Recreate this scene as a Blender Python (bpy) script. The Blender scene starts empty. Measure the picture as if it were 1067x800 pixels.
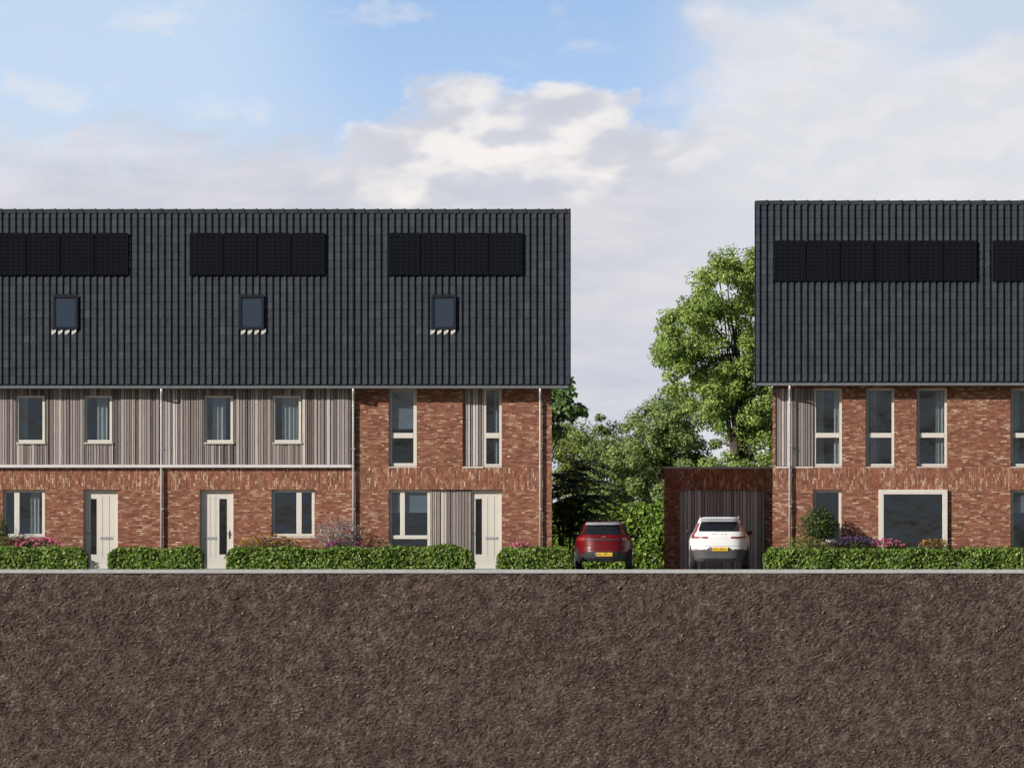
import bpy, math, random
import numpy as np
from mathutils import Vector
R = math.radians
random.seed(7); rng = np.random.default_rng(7)
C = bpy.context.scene.collection
S = bpy.context.scene
PX = 35.0
def X(p): return (p - 533.5) / PX
def Z(p): return (593.0 - p) / PX

# ---------------------------------------------------------------- camera, sky light, sun, exposure
cd = bpy.data.cameras.new('camera'); cam = bpy.data.objects.new('camera', cd); C.objects.link(cam)
cd.type = 'ORTHO'; cd.ortho_scale = 1067 / PX
cam.location = (0, -60, Z(400)); cam.rotation_euler = (R(90), 0, 0)
cd.clip_start = 0.1; cd.clip_end = 600
S.camera = cam
AZ, EL = R(55), R(25.5)                      # sun: from the front left, fairly low
sun_dir = Vector((-math.sin(AZ) * math.cos(EL), -math.cos(AZ) * math.cos(EL), math.sin(EL)))
W = bpy.data.worlds.new('World'); S.world = W; W.use_nodes = True
wn = W.node_tree.nodes; wl = W.node_tree.links
bg = wn['Background']; bg.inputs['Strength'].default_value = 0.055
st = wn.new('ShaderNodeTexSky'); st.sky_type = 'NISHITA'; st.sun_disc = False
st.sun_elevation = EL; st.sun_rotation = R(235); st.dust_density = 1.5
wl.new(st.outputs[0], bg.inputs['Color'])
sl = bpy.data.lights.new('sun', 'SUN'); sl.energy = 5.0; sl.angle = R(0.55); sl.color = (1.0, 0.945, 0.86)
so = bpy.data.objects.new('sun', sl); C.objects.link(so)
so.rotation_euler = (-sun_dir).to_track_quat('-Z', 'Y').to_euler(); so.location = (-30, -30, 40)
S.view_settings.view_transform = 'Standard'; S.view_settings.look = 'None'
S.view_settings.exposure = 0.16; S.view_settings.gamma = 1.0
S.render.engine = 'CYCLES'
S.cycles.max_bounces = 6; S.cycles.transparent_max_bounces = 12

# ---------------------------------------------------------------- material helpers
class NT:
    def __init__(s, name):
        s.m = bpy.data.materials.new(name); s.m.use_nodes = True
        s.t = s.m.node_tree; s.n = s.t.nodes; s.l = s.t.links
        s.b = s.n['Principled BSDF']; s.o = s.n['Material Output']
    def new(s, typ, **kw):
        x = s.n.new(typ)
        for k, v in kw.items(): setattr(x, k, v)
        return x
    def put(s, sock, v):
        if isinstance(v, bpy.types.NodeSocket): s.l.new(v, sock)
        else: sock.default_value = v
    def math(s, op, a, b=0.0, c=None, clamp=False):
        x = s.new('ShaderNodeMath', operation=op); x.use_clamp = clamp
        s.put(x.inputs[0], a); s.put(x.inputs[1], b)
        if c is not None: s.put(x.inputs[2], c)
        return x.outputs[0]
    def pos(s): return s.new('ShaderNodeNewGeometry').outputs['Position']
    def sep(s, v):
        x = s.new('ShaderNodeSeparateXYZ'); s.put(x.inputs[0], v); return x.outputs
    def comb(s, a, b, c):
        x = s.new('ShaderNodeCombineXYZ')
        for i, v in enumerate((a, b, c)): s.put(x.inputs[i], v)
        return x.outputs[0]
    def noise(s, vec, scale, detail=4, rough=0.55, dist=0.0):
        x = s.new('ShaderNodeTexNoise'); s.put(x.inputs['Vector'], vec)
        x.inputs['Scale'].default_value = scale; x.inputs['Detail'].default_value = detail
        x.inputs['Roughness'].default_value = rough; x.inputs['Distortion'].default_value = dist
        return x.outputs['Fac']
    def ramp(s, fac, stops, interp='LINEAR'):
        x = s.new('ShaderNodeValToRGB'); s.put(x.inputs[0], fac); cr = x.color_ramp; cr.interpolation = interp
        while len(cr.elements) < len(stops): cr.elements.new(0.5)
        for e, (p, c) in zip(cr.elements, stops):
            e.position = p; e.color = (*c, 1) if len(c) == 3 else c
        return x.outputs[0]
    def mix(s, fac, a, b, mode='MIX'):
        x = s.new('ShaderNodeMix', data_type='RGBA', blend_type=mode)
        s.put(x.inputs['Factor'], fac)
        for k, v in (('A', a), ('B', b)):
            sock = [i for i in x.inputs if i.name == k and i.type == 'RGBA'][0]
            s.put(sock, (*v, 1) if isinstance(v, tuple) and len(v) == 3 else v)
        return [o for o in x.outputs if o.type == 'RGBA'][0]
    def bump(s, h, strength=0.5, dist=0.01):
        x = s.new('ShaderNodeBump'); s.put(x.inputs['Height'], h)
        x.inputs['Strength'].default_value = strength; x.inputs['Distance'].default_value = dist
        s.l.new(x.outputs[0], s.b.inputs['Normal']); return x
    def base(s, col, rough=0.6, metal=0.0, spec=0.5):
        s.put(s.b.inputs['Base Color'], (*col, 1) if isinstance(col, tuple) and len(col) == 3 else col)
        s.put(s.b.inputs['Roughness'], rough); s.b.inputs['Metallic'].default_value = metal
        s.b.inputs['Specular IOR Level'].default_value = spec
        return s
def grain(name, col, rough=0.6, var=0.15, scale=6.0, metal=0.0, spec=0.5, bump=0.0):
    t = NT(name); n = t.noise(t.pos(), scale, 6, 0.65)
    lo = tuple(c * (1 - var) for c in col); hi = tuple(min(1, c * (1 + var)) for c in col)
    t.base(t.ramp(n, [(0.3, lo), (0.7, hi)]), rough, metal, spec)
    if bump: t.bump(t.noise(t.pos(), scale * 8, 3), bump, 0.004)
    return t.m
def leaf_mat(name, cols, trans=0.35, rough=0.5):
    t = NT(name); r = t.new('ShaderNodeNewGeometry').outputs['Random Per Island']
    n = t.noise(t.pos(), 1.3, 3)
    f = t.math('ADD', t.math('MULTIPLY', r, 0.75), t.math('MULTIPLY', n, 0.3), clamp=True)
    k = len(cols)
    col = t.ramp(f, [(0.1 + 0.85 * i / (k - 1), c) for i, c in enumerate(cols)])
    t.base(col, rough, 0, 0.35)
    tr = t.new('ShaderNodeBsdfTranslucent'); mx = t.new('ShaderNodeMixShader'); mx.inputs[0].default_value = trans
    t.l.new(col, tr.inputs[0]); t.l.new(t.b.outputs[0], mx.inputs[1]); t.l.new(tr.outputs[0], mx.inputs[2])
    t.l.new(mx.outputs[0], t.o.inputs[0]); return t.m

BRICK = [(0.0, (0.075, 0.036, 0.028)), (0.18, (0.145, 0.058, 0.041)), (0.36, (0.245, 0.091, 0.057)), (0.54, (0.315, 0.126, 0.079)),
         (0.66, (0.325, 0.155, 0.102)), (0.76, (0.42, 0.25, 0.17)), (0.86, (0.60, 0.44, 0.31)), (1.0, (0.72, 0.59, 0.45))]
def brick_mat(name, soldier=False):
    t = NT(name); p = t.sep(t.pos())
    h = t.math('ADD', p[0], p[1])
    wob = t.math('MULTIPLY', t.math('SUBTRACT', t.noise(t.pos(), 9, 2), 0.5), 0.016)
    if soldier: vec = t.comb(t.math('ADD', p[2], wob), t.math('ADD', h, wob), 0.0)
    else: vec = t.comb(t.math('ADD', h, wob), t.math('ADD', p[2], wob), 0.0)
    b = t.new('ShaderNodeTexBrick'); t.put(b.inputs['Vector'], vec)
    b.inputs['Scale'].default_value = 1.0; b.inputs['Brick Width'].default_value = 0.195
    b.inputs['Row Height'].default_value = 0.0555; b.inputs['Mortar Size'].default_value = 0.0052
    b.inputs['Mortar Smooth'].default_value = 0.3; b.inputs['Bias'].default_value = 0.0
    b.offset = 0.43; b.squash = 0.55; b.squash_frequency = 3; b.offset_frequency = 2
    b.inputs['Color1'].default_value = (0, 0, 0, 1); b.inputs['Color2'].default_value = (1, 1, 1, 1)
    b.inputs['Mortar'].default_value = (0, 0, 0, 1)
    fine = t.noise(t.pos(), 28, 5, 0.7)
    if soldier: st_ = t.noise(t.comb(t.math('MULTIPLY', p[0], 30), 0.0, t.math('MULTIPLY', p[2], 4.5)), 1.0, 3, 0.6)
    else: st_ = t.noise(t.comb(t.math('MULTIPLY', h, 4.5), 0.0, t.math('MULTIPLY', p[2], 30)), 1.0, 3, 0.6)
    r = t.math('ADD', t.math('MULTIPLY', b.outputs['Color'], 0.60), t.math('MULTIPLY', fine, 0.46))
    r = t.math('ADD', r, t.math('MULTIPLY', t.math('SUBTRACT', st_, 0.5), 0.90))
    r = t.math('SUBTRACT', r, 0.025, clamp=True)
    col = t.ramp(r, BRICK)
    col = t.mix(t.math('MULTIPLY', t.noise(t.pos(), 0.7, 3), 0.22), col, (0.23, 0.105, 0.072))
    mort = t.ramp(t.noise(t.pos(), 5, 3), [(0.35, (0.10, 0.062, 0.046)), (0.7, (0.21, 0.145, 0.105))])
    t.base(t.mix(b.outputs['Fac'], col, mort), 0.9, 0, 0.2)
    hh = t.math('ADD', t.math('SUBTRACT', 1.0, b.outputs['Fac']), t.math('MULTIPLY', t.math('ADD', fine, b.outputs['Color']), 0.45))
    t.bump(hh, 1.0, 0.016); return t.m
M = {}
M['brick'] = brick_mat('red_brick'); M['soldier'] = brick_mat('soldier_brick', True)
M['cream'] = grain('cream_paint', (0.60, 0.572, 0.53), 0.45, 0.03, 3)
M['zinc'] = grain('zinc_grey', (0.36, 0.375, 0.41), 0.42, 0.10, 5, 0.35)
M['pipe'] = grain('pipe_grey', (0.50, 0.50, 0.52), 0.4, 0.06, 5, 0.2)
M['ledge'] = grain('pale_flashing', (0.58, 0.57, 0.58), 0.5, 0.05, 4)
def tile_mat():
    t = NT('anthracite_tile'); p = t.sep(t.pos())
    n = t.noise(t.pos(), 2.2, 5, 0.65); f = t.noise(t.pos(), 60, 4, 0.7)
    at = t.new('ShaderNodeAttribute'); at.attribute_name = 'tone'
    c = t.ramp(t.math('ADD', t.math('ADD', t.math('MULTIPLY', n, 0.55), t.math('MULTIPLY', f, 0.45)), at.outputs['Fac']),
               [(0.3, (0.0155, 0.0195, 0.027)), (0.55, (0.0245, 0.0295, 0.0385)), (0.75, (0.038, 0.044, 0.054))])
    t.base(c, 0.6, 0, 0.28); t.bump(f, 0.25, 0.004); return t.m
M['tile'] = tile_mat()
def slat_mat(name, cols):
    t = NT(name); r = t.new('ShaderNodeNewGeometry').outputs['Random Per Island']; p = t.sep(t.pos())
    n = t.noise(t.comb(t.math('MULTIPLY', t.math('ADD', p[0], p[1]), 60), 0.0, t.math('MULTIPLY', p[2], 2.2)), 1.0, 5, 0.65)
    k = len(cols)
    c = t.ramp(r, [(i / (k - 1), q) for i, q in enumerate(cols)])
    c = t.mix(1.0, c, t.ramp(n, [(0.25, (0.62, 0.6, 0.6)), (0.75, (1.15, 1.12, 1.1))]), 'MULTIPLY')
    t.base(c, 0.85, 0, 0.2); t.bump(n, 0.3, 0.004); return t.m
M['slat'] = slat_mat('weathered_wood', [(0.12, 0.108, 0.106), (0.23, 0.205, 0.20), (0.30, 0.27, 0.26), (0.36, 0.325, 0.315), (0.62, 0.58, 0.56)])
M['gatewood'] = slat_mat('grey_gate_wood', [(0.22, 0.225, 0.24), (0.38, 0.385, 0.40), (0.60, 0.61, 0.63)])
M['backing'] = grain('dark_backing', (0.05, 0.045, 0.045), 0.9, 0.2, 3)
M['black'] = grain('black_metal', (0.014, 0.015, 0.018), 0.4, 0.15, 6)
M['pvframe'] = grain('panel_frame', (0.005, 0.005, 0.006), 0.5, 0.1, 6, 0, 0.2)
M['lead'] = grain('pale_lead', (0.33, 0.32, 0.305), 0.6, 0.15, 20)
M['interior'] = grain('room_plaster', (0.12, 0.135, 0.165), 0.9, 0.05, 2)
M['curtain'] = grain('sheer_curtain', (0.74, 0.74, 0.73), 0.9, 0.04, 2)
M['blind'] = grain('grey_blind', (0.34, 0.38, 0.44), 0.8, 0.03, 2)
M['bark'] = grain('bark', (0.075, 0.06, 0.048), 0.9, 0.35, 9, bump=0.4)
M['concrete'] = grain('pale_concrete', (0.40, 0.405, 0.41), 0.85, 0.14, 5, bump=0.3)
M['paving'] = grain('driveway_paving', (0.22, 0.21, 0.20), 0.9, 0.15, 5)
M['tyre'] = grain('tyre_rubber', (0.018, 0.018, 0.019), 0.85, 0.1, 9)
M['rim'] = grain('alloy_rim', (0.45, 0.45, 0.46), 0.35, 0.04, 4, 0.8)
M['plastic'] = grain('dark_plastic', (0.028, 0.029, 0.034), 0.55, 0.1, 9)
M['lowerplastic'] = grain('grey_plastic', (0.075, 0.077, 0.082), 0.6, 0.1, 9)
M['plate'] = grain('plate_yellow', (0.80, 0.50, 0.035), 0.45, 0.02, 9)
M['ink'] = grain('plate_ink', (0.02, 0.02, 0.02), 0.5, 0.02, 9)
M['plateblue'] = grain('plate_blue', (0.03, 0.08, 0.42), 0.5, 0.02, 9)
M['letter'] = grain('badge_metal', (0.06, 0.06, 0.065), 0.45, 0.05, 9)
M['chrome'] = grain('chrome', (0.7, 0.7, 0.72), 0.2, 0.02, 9, 0.9)
def paint(name, col, rough, coat=0.35, spec=0.5):
    t = NT(name); n = t.noise(t.pos(), 4, 3)
    t.base(t.ramp(n, [(0.3, tuple(c * 0.95 for c in col)), (0.7, col)]), rough, 0, spec)
    t.b.inputs['Coat Weight'].default_value = coat; t.b.inputs['Coat Roughness'].default_value = 0.14; return t.m
M['red'] = paint('red_car_paint', (0.118, 0.0028, 0.006), 0.42, 0.16, 0.25)
M['white'] = paint('white_car_paint', (0.74, 0.74, 0.75), 0.35)
M['redlens'] = paint('tail_lens', (0.26, 0.022, 0.02), 0.25)
M['carglass'] = grain('car_glass', (0.012, 0.014, 0.018), 0.06, 0.1, 3)
def glass_mat(name, refl, tint, wave):
    t = NT(name)
    a = t.new('ShaderNodeBsdfTransparent'); a.inputs[0].default_value = (*tint, 1)
    g = t.new('ShaderNodeBsdfGlossy'); g.inputs['Roughness'].default_value = 0.02; g.inputs['Color'].default_value = (0.52, 0.60, 0.92, 1)
    n = t.noise(t.pos(), 0.9, 3, 0.45); bp = t.new('ShaderNodeBump'); bp.inputs['Strength'].default_value = wave; bp.inputs['Distance'].default_value = 0.05
    t.l.new(n, bp.inputs['Height']); t.l.new(bp.outputs[0], g.inputs['Normal'])
    m = t.new('ShaderNodeMixShader'); m.inputs[0].default_value = refl
    t.l.new(a.outputs[0], m.inputs[1]); t.l.new(g.outputs[0], m.inputs[2]); t.l.new(m.outputs[0], t.o.inputs[0]); return t.m
M['glass'] = glass_mat('window_glass', 0.15, (0.74, 0.78, 0.79), 0.45)
def skyglass():
    t = NT('roof_glass'); t.base((0.03, 0.04, 0.055), 0.08, 0, 0.5)
    t.bump(t.noise(t.pos(), 1.0, 2), 0.05, 0.05)
    t.b.inputs['Coat Weight'].default_value = 1.0; t.b.inputs['Coat IOR'].default_value = 2.4; return t.m
M['skyglass'] = skyglass()
def pv_mat():
    t = NT('solar_cells'); p = t.sep(t.pos())
    def ln(v, per, w):
        f = t.math('FRACT', t.math('DIVIDE', v, per)); return t.math('LESS_THAN', f, w)
    g = t.math('MAXIMUM', ln(p[0], 0.166, 0.06), ln(p[2], 0.121, 0.08))
    t.base(t.mix(g, (0.0055, 0.0062, 0.0085), (0.013, 0.014, 0.017)), 0.4, 0, 0.07); return t.m
M['pv'] = pv_mat()

def srgb(*c): return tuple(((v / 255 + 0.055) / 1.055) ** 2.4 if v > 10 else v / 255 / 12.92 for v in c)
def sky_mat():
    """daylight sky with cumulus: light given off by the sky itself"""
    t = NT('cloudy_sky'); t.n.remove(t.b); P = t.pos(); p = t.sep(P)
    wq = t.comb(p[0], 0.0, t.math('MULTIPLY', p[2], 1.5))
    w1 = t.noise(wq, 0.42, 5, 0.6); w2 = t.noise(t.comb(t.math('ADD', p[0], 40.0), 3.0, t.math('MULTIPLY', p[2], 1.5)), 0.42, 5, 0.6)
    xx = t.math('ADD', p[0], t.math('MULTIPLY', t.math('SUBTRACT', w1, 0.5), 3.6))
    zz = t.math('ADD', p[2], t.math('MULTIPLY', t.math('SUBTRACT', w2, 0.5), 2.6))
    def blob(px, py, rx, ry, amp):
        dx = t.math('DIVIDE', t.math('SUBTRACT', xx, X(px)), rx / PX); dz = t.math('DIVIDE', t.math('SUBTRACT', zz, Z(py)), ry / PX)
        d = t.math('ADD', t.math('MULTIPLY', dx, dx), t.math('MULTIPLY', dz, dz))
        return t.math('MULTIPLY', t.math('SUBTRACT', 1.0, d, clamp=True), amp)
    def total(lst):
        s = None
        for b in lst:
            v = blob(*b); s = v if s is None else t.math('MAXIMUM', s, v)
        return s
    cum = total([(478, 108, 66, 42, 1.0), (440, 150, 95, 44, 1.1), (535, 150, 90, 55, 1.0), (605, 118, 62, 42, 1.05), (600, 165, 110, 50, 0.9),
                 (690, 160, 75, 40, 0.9), (770, 165, 110, 55, 0.9), (820, 55, 110, 55, 0.75), (900, 140, 190, 75, 0.95), (1050, 110, 110, 80, 0.95), (900, 20, 120, 36, 0.6), (760, 20, 60, 26, 0.5),
                 (420, 190, 120, 40, 0.7), (1000, 190, 160, 60, 0.8)])
    wisp = total([(165, 16, 60, 22, 0.55), (395, 16, 70, 18, 0.5), (45, 98, 85, 26, 0.55), (245, 112, 70, 24, 0.5), (100, 160, 150, 36, 0.55), (300, 195, 170, 40, 0.7),
                  (60, 195, 160, 34, 0.6), (640, 40, 90, 26, 0.25), (880, 85, 230, 60, 0.75)])
    tx = t.noise(t.comb(p[0], 7.0, t.math('MULTIPLY', p[2], 1.9)), 0.50, 8, 0.55, 0.2)
    tx2 = t.noise(t.comb(t.math('ADD', p[0], 0.42), 7.0, t.math('ADD', t.math('MULTIPLY', p[2], 1.9), -0.9)), 0.50, 3.5, 0.45, 0.2)
    fine = t.math('SUBTRACT', tx, 0.5)
    def sm(v, a, b):
        x = t.new('ShaderNodeMapRange', interpolation_type='SMOOTHSTEP'); t.put(x.inputs[0], v)
        x.inputs[1].default_value = a; x.inputs[2].default_value = b; return x.outputs[0]
    low = sm(p[2], Z(70), Z(235))                     # the bank of cloud near the horizon
    far = sm(p[1], -200.0, -100.0)
    cm = sm(t.math('ADD', cum, t.math('MULTIPLY', fine, 1.2)), 0.02, 0.78)
    wm = sm(t.math('ADD', wisp, t.math('MULTIPLY', fine, 1.5)), 0.08, 0.85)
    bank = t.math('SUBTRACT', 1.0, sm(t.math('ADD', p[2], t.math('MULTIPLY', fine, 5.0)), Z(205), Z(110)))
    blue = t.ramp(t.math('DIVIDE', p[2], 34.0), [(0.30, srgb(196, 212, 234)), (0.42, srgb(172, 201, 238)), (0.5, srgb(158, 191, 232)), (1.0, srgb(96, 142, 205))])
    pale = sm(p[0], X(420), X(200)); blue = t.mix(t.math('MULTIPLY', pale, 0.68), blue, srgb(205, 224, 243))
    txs = t.noise(t.comb(p[0], 7.0, t.math('MULTIPLY', p[2], 1.9)), 0.50, 3.5, 0.45, 0.2)
    lit = sm(t.math('SUBTRACT', tx2, txs), -0.15, 0.16)
    big = t.noise(t.comb(t.math('MULTIPLY', p[0], 0.5), 2.0, t.math('MULTIPLY', p[2], 1.5)), 0.5, 4)
    right = sm(p[0], X(640), X(800))
    ccol = t.ramp(t.math('ADD', t.math('ADD', t.math('MULTIPLY', lit, 0.36), 0.10), t.math('MULTIPLY', big, 0.60)), [(0.22, srgb(192, 197, 209)), (0.5, srgb(214, 214, 220)), (0.8, srgb(247, 241, 238))])
    ccol = t.mix(t.math('MULTIPLY', right, 0.4), ccol, srgb(222, 222, 225))
    hcol = t.ramp(t.noise(t.comb(t.math('MULTIPLY', p[0], 0.35), 5.0, t.math('MULTIPLY', p[2], 1.6)), 0.55, 6, 0.6), [(0.35, srgb(197, 201, 212)), (0.65, srgb(222, 218, 222))])
    c = t.mix(t.math('MULTIPLY', wm, 0.62), blue, srgb(232, 229, 233))
    c = t.mix(t.math('MULTIPLY', bank, 0.9), c, hcol)
    c = t.mix(t.math('MULTIPLY', cm, 0.94), c, ccol)
    c = t.mix(t.math('MULTIPLY', sm(p[0], X(640), X(800)), 0.58), c, srgb(222, 225, 231))
    e = t.new('ShaderNodeEmission'); t.put(e.inputs[0], c); e.inputs[1].default_value = 0.92
    t.l.new(e.outputs[0], t.o.inputs[0]); return t.m
M['sky'] = sky_mat()

# ---------------------------------------------------------------- mesh helpers
def tag(o, label=None, cat=None, group=None, kind=None):
    if label: o['label'] = label
    if cat: o['category'] = cat
    if group: o['group'] = group
    if kind: o['kind'] = kind
    return o
def empty(name, loc, label=None, cat=None, group=None):
    o = bpy.data.objects.new(name, None); C.objects.link(o); o.location = loc; o.empty_display_size = 0.2
    return tag(o, label, cat, group)
def origin(o):
    v = Vector((0, 0, 0))
    while o is not None: v = v + Vector(o.location); o = o.parent
    return v
def link(name, me, mat, parent=None, smooth=False):
    o = bpy.data.objects.new(name, me); C.objects.link(o)
    if parent is not None: o.parent = parent
    if mat is not None: me.materials.append(mat)
    if smooth: me.polygons.foreach_set('use_smooth', [True] * len(me.polygons))
    return o
class MB:
    """collects geometry in world coordinates; build() makes ONE mesh object"""
    def __init__(s): s.v = []; s.f = []
    def quad(s, a, b, c, d):
        i = len(s.v); s.v += [a, b, c, d]; s.f.append((i, i + 1, i + 2, i + 3)); return s
    def box(s, x0, x1, y0, y1, z0, z1, ch=0.0):
        if x1 < x0: x0, x1 = x1, x0
        if y1 < y0: y0, y1 = y1, y0
        if z1 < z0: z0, z1 = z1, z0
        i = len(s.v)
        if ch <= 0:
            s.v += [(x, y, z) for z in (z0, z1) for y in (y0, y1) for x in (x0, x1)]
            for q in ((0, 2, 3, 1), (4, 5, 7, 6), (0, 1, 5, 4), (2, 6, 7, 3), (0, 4, 6, 2), (1, 3, 7, 5)): s.f.append(tuple(i + k for k in q))
        else:                                          # bevelled front edges
            ch = min(ch, (x1 - x0) * 0.45, (z1 - z0) * 0.45, (y1 - y0) * 0.9)
            L = [(x0, y1, z0), (x1, y1, z0), (x1, y1, z1), (x0, y1, z1), (x0, y0 + ch, z0), (x1, y0 + ch, z0), (x1, y0 + ch, z1), (x0, y0 + ch, z1),
                 (x0 + ch, y0, z0 + ch), (x1 - ch, y0, z0 + ch), (x1 - ch, y0, z1 - ch), (x0 + ch, y0, z1 - ch)]
            s.v += L
            s.f += [tuple(i + k for k in q) for q in ((0, 3, 2, 1), (8, 9, 10, 11), (0, 1, 5, 4), (1, 2, 6, 5), (2, 3, 7, 6), (3, 0, 4, 7), (4, 5, 9, 8), (5, 6, 10, 9), (6, 7, 11, 10), (7, 4, 8, 11))]
        return s
    def prism(s, pts, off):                            # polygon (3-D points) extruded along off
        i = len(s.v); n = len(pts); o = Vector(off)
        s.v += [tuple(p) for p in pts] + [tuple(Vector(p) + o) for p in pts]
        s.f.append(tuple(range(i, i + n))); s.f.append(tuple(range(i + 2 * n - 1, i + n - 1, -1)))
        for k in range(n): s.f.append((i + k, i + n + k, i + n + (k + 1) % n, i + (k + 1) % n))
        return s
    def tube(s, path, rad, n=8, caps=True):
        path = [Vector(p) for p in path]
        if not hasattr(rad, '__len__'): rad = [rad] * len(path)
        i0 = len(s.v); prev = None
        for k, p in enumerate(path):
            d = (path[min(k + 1, len(path) - 1)] - path[max(k - 1, 0)]).normalized()
            a = prev if prev is not None else (Vector((1, 0, 0)) if abs(d.x) < 0.9 else Vector((0, 1, 0)))
            a = (a - d * a.dot(d)).normalized(); prev = a; b = d.cross(a)
            for j in range(n):
                an = 2 * math.pi * j / n; s.v.append(tuple(p + (a * math.cos(an) + b * math.sin(an)) * rad[k]))
        for k in range(len(path) - 1):
            for j in range(n): s.f.append((i0 + k * n + j, i0 + k * n + (j + 1) % n, i0 + (k + 1) * n + (j + 1) % n, i0 + (k + 1) * n + j))
        if caps:
            s.f.append(tuple(i0 + j for j in range(n - 1, -1, -1))); s.f.append(tuple(i0 + (len(path) - 1) * n + j for j in range(n)))
        return s
    def grid(s, pts, nu, nv, close_u=False):           # pts[v*nu+u]
        i = len(s.v); s.v += [tuple(p) for p in pts]
        for b in range(nv - 1):
            for a in range(nu if close_u else nu - 1):
                a2 = (a + 1) % nu; s.f.append((i + b * nu + a, i + b * nu + a2, i + (b + 1) * nu + a2, i + (b + 1) * nu + a))
        return s
    def build(s, name, mat, parent=None, smooth=False):
        o = origin(parent); me = bpy.data.meshes.new(name)
        me.from_pydata([(v[0] - o.x, v[1] - o.y, v[2] - o.z) for v in s.v], [], s.f); me.update()
        return link(name, me, mat, parent, smooth)

def wall_mb(x0, x1, z0, z1, holes, y0, y1):
    """a wall of thickness y0..y1 with true openings"""
    m = MB(); xs = sorted({x0, x1} | {min(max(v, x0), x1) for h in holes for v in h[:2]}); zs = sorted({z0, z1} | {min(max(v, z0), z1) for h in holes for v in h[2:]})
    nx, nz = len(xs) - 1, len(zs) - 1
    def solid(i, k):
        if not (0 <= i < nx and 0 <= k < nz): return False
        cx = (xs[i] + xs[i + 1]) / 2; cz = (zs[k] + zs[k + 1]) / 2
        return not any(a < cx < b and c < cz < d for a, b, c, d in holes)
    for i in range(nx):
        for k in range(nz):
            if not solid(i, k): continue
            a, b, c, d = xs[i], xs[i + 1], zs[k], zs[k + 1]
            m.quad((a, y0, c), (b, y0, c), (b, y0, d), (a, y0, d)); m.quad((a, y1, c), (a, y1, d), (b, y1, d), (b, y1, c))
            if not solid(i - 1, k): m.quad((a, y0, c), (a, y0, d), (a, y1, d), (a, y1, c))
            if not solid(i + 1, k): m.quad((b, y0, c), (b, y1, c), (b, y1, d), (b, y0, d))
            if not solid(i, k - 1): m.quad((a, y0, c), (a, y1, c), (b, y1, c), (b, y0, c))
            if not solid(i, k + 1): m.quad((a, y0, d), (b, y0, d), (b, y1, d), (a, y1, d))
    return m

def leaf_mesh(name, mat, parent, P, size, nrm=None, aspect=0.55, tdir=None, kind=None):
    """many small folded leaves, one loose face pair each, in one mesh"""
    N = len(P); o = origin(parent); P = np.asarray(P, float) - np.array([o.x, o.y, o.z])
    size = np.broadcast_to(np.asarray(size, float), (N,)) * rng.uniform(0.7, 1.3, N)
    n = rng.normal(size=(N, 3))
    if nrm is not None: n = n * 0.55 + nrm
    n /= np.linalg.norm(n, axis=1, keepdims=True) + 1e-9
    t = rng.normal(size=(N, 3)) if tdir is None else np.asarray(tdir, float) + rng.normal(size=(N, 3)) * 0.12
    t -= n * (t * n).sum(1, keepdims=True); t /= np.linalg.norm(t, axis=1, keepdims=True) + 1e-9
    b = np.cross(n, t); l = (size * 0.5)[:, None]; w = l * aspect
    V = np.empty((N, 4, 3)); V[:, 0] = P - t * l; V[:, 1] = P + b * w + n * w * 0.35; V[:, 2] = P + t * l; V[:, 3] = P - b * w + n * w * 0.35
    me = bpy.data.meshes.new(name); me.vertices.add(N * 4); me.vertices.foreach_set('co', V.reshape(-1))
    idx = np.arange(N)[:, None] * 4 + np.array([0, 1, 2, 0, 2, 3])[None, :]
    me.loops.add(N * 6); me.loops.foreach_set('vertex_index', idx.reshape(-1).astype(np.int32))
    me.polygons.add(N * 2); me.polygons.foreach_set('loop_start', np.arange(0, N * 6, 3, dtype=np.int32))
    me.update(calc_edges=True); me.validate()
    ob = link(name, me, mat, parent)
    if kind: ob['kind'] = kind
    return ob

# ---------------------------------------------------------------- setting: sky, ground, soil section
m = MB(); n = 48; pts = []
for zz in (-14, 0, 6, 12, 20, 40, 110):
    for i in range(n + 1):
        a = R(-85) + R(170) * i / n; pts.append((170 * math.sin(a), -30 + 170 * math.cos(a), zz))
m.grid(pts, n + 1, 7); tag(m.build('sky', M['sky'], None, True), kind='structure')

YF = -6.0                                             # the cut face of the ground
def soil_mat():
    t = NT('soil_section'); P = t.pos()
    p = t.sep(P); a = t.noise(P, 0.8, 5, 0.6); b = t.noise(t.comb(t.math('MULTIPLY', p[0], 0.75), 0.0, p[2]), 15.0, 8, 0.78); f = t.noise(t.comb(t.math('MULTIPLY', p[0], 0.7), 1.0, p[2]), 46, 5, 0.8)
    v = t.new('ShaderNodeTexVoronoi'); v.inputs['Scale'].default_value = 17; v.feature = 'F1'; t.put(v.inputs['Vector'], P); v.inputs['Randomness'].default_value = 1.0
    s_ = t.math('ADD', t.math('ADD', t.math('MULTIPLY', t.noise(P, 3.2, 4, 0.6), 0.15), t.math('MULTIPLY', a, 0.08)), t.math('ADD', t.math('MULTIPLY', b, 0.40), t.math('MULTIPLY', f, 0.40)))
    c = t.ramp(s_, [(0.42, (0.008, 0.0055, 0.0048)), (0.465, (0.030, 0.021, 0.018)), (0.51, (0.070, 0.050, 0.043)), (0.56, (0.135, 0.102, 0.089)), (0.615, (0.33, 0.275, 0.245))])
    t.base(c, 0.95, 0, 0.1)
    t.bump(t.math('ADD', t.math('MULTIPLY', b, 0.6), t.math('ADD', t.math('MULTIPLY', f, 0.6), t.math('MULTIPLY', v.outputs['Distance'], 0.35))), 0.35, 0.008); return t.m
M['soil'] = soil_mat()
x0, x1, zb, zt = -60.0, 60.0, -12.0, -0.11
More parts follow.
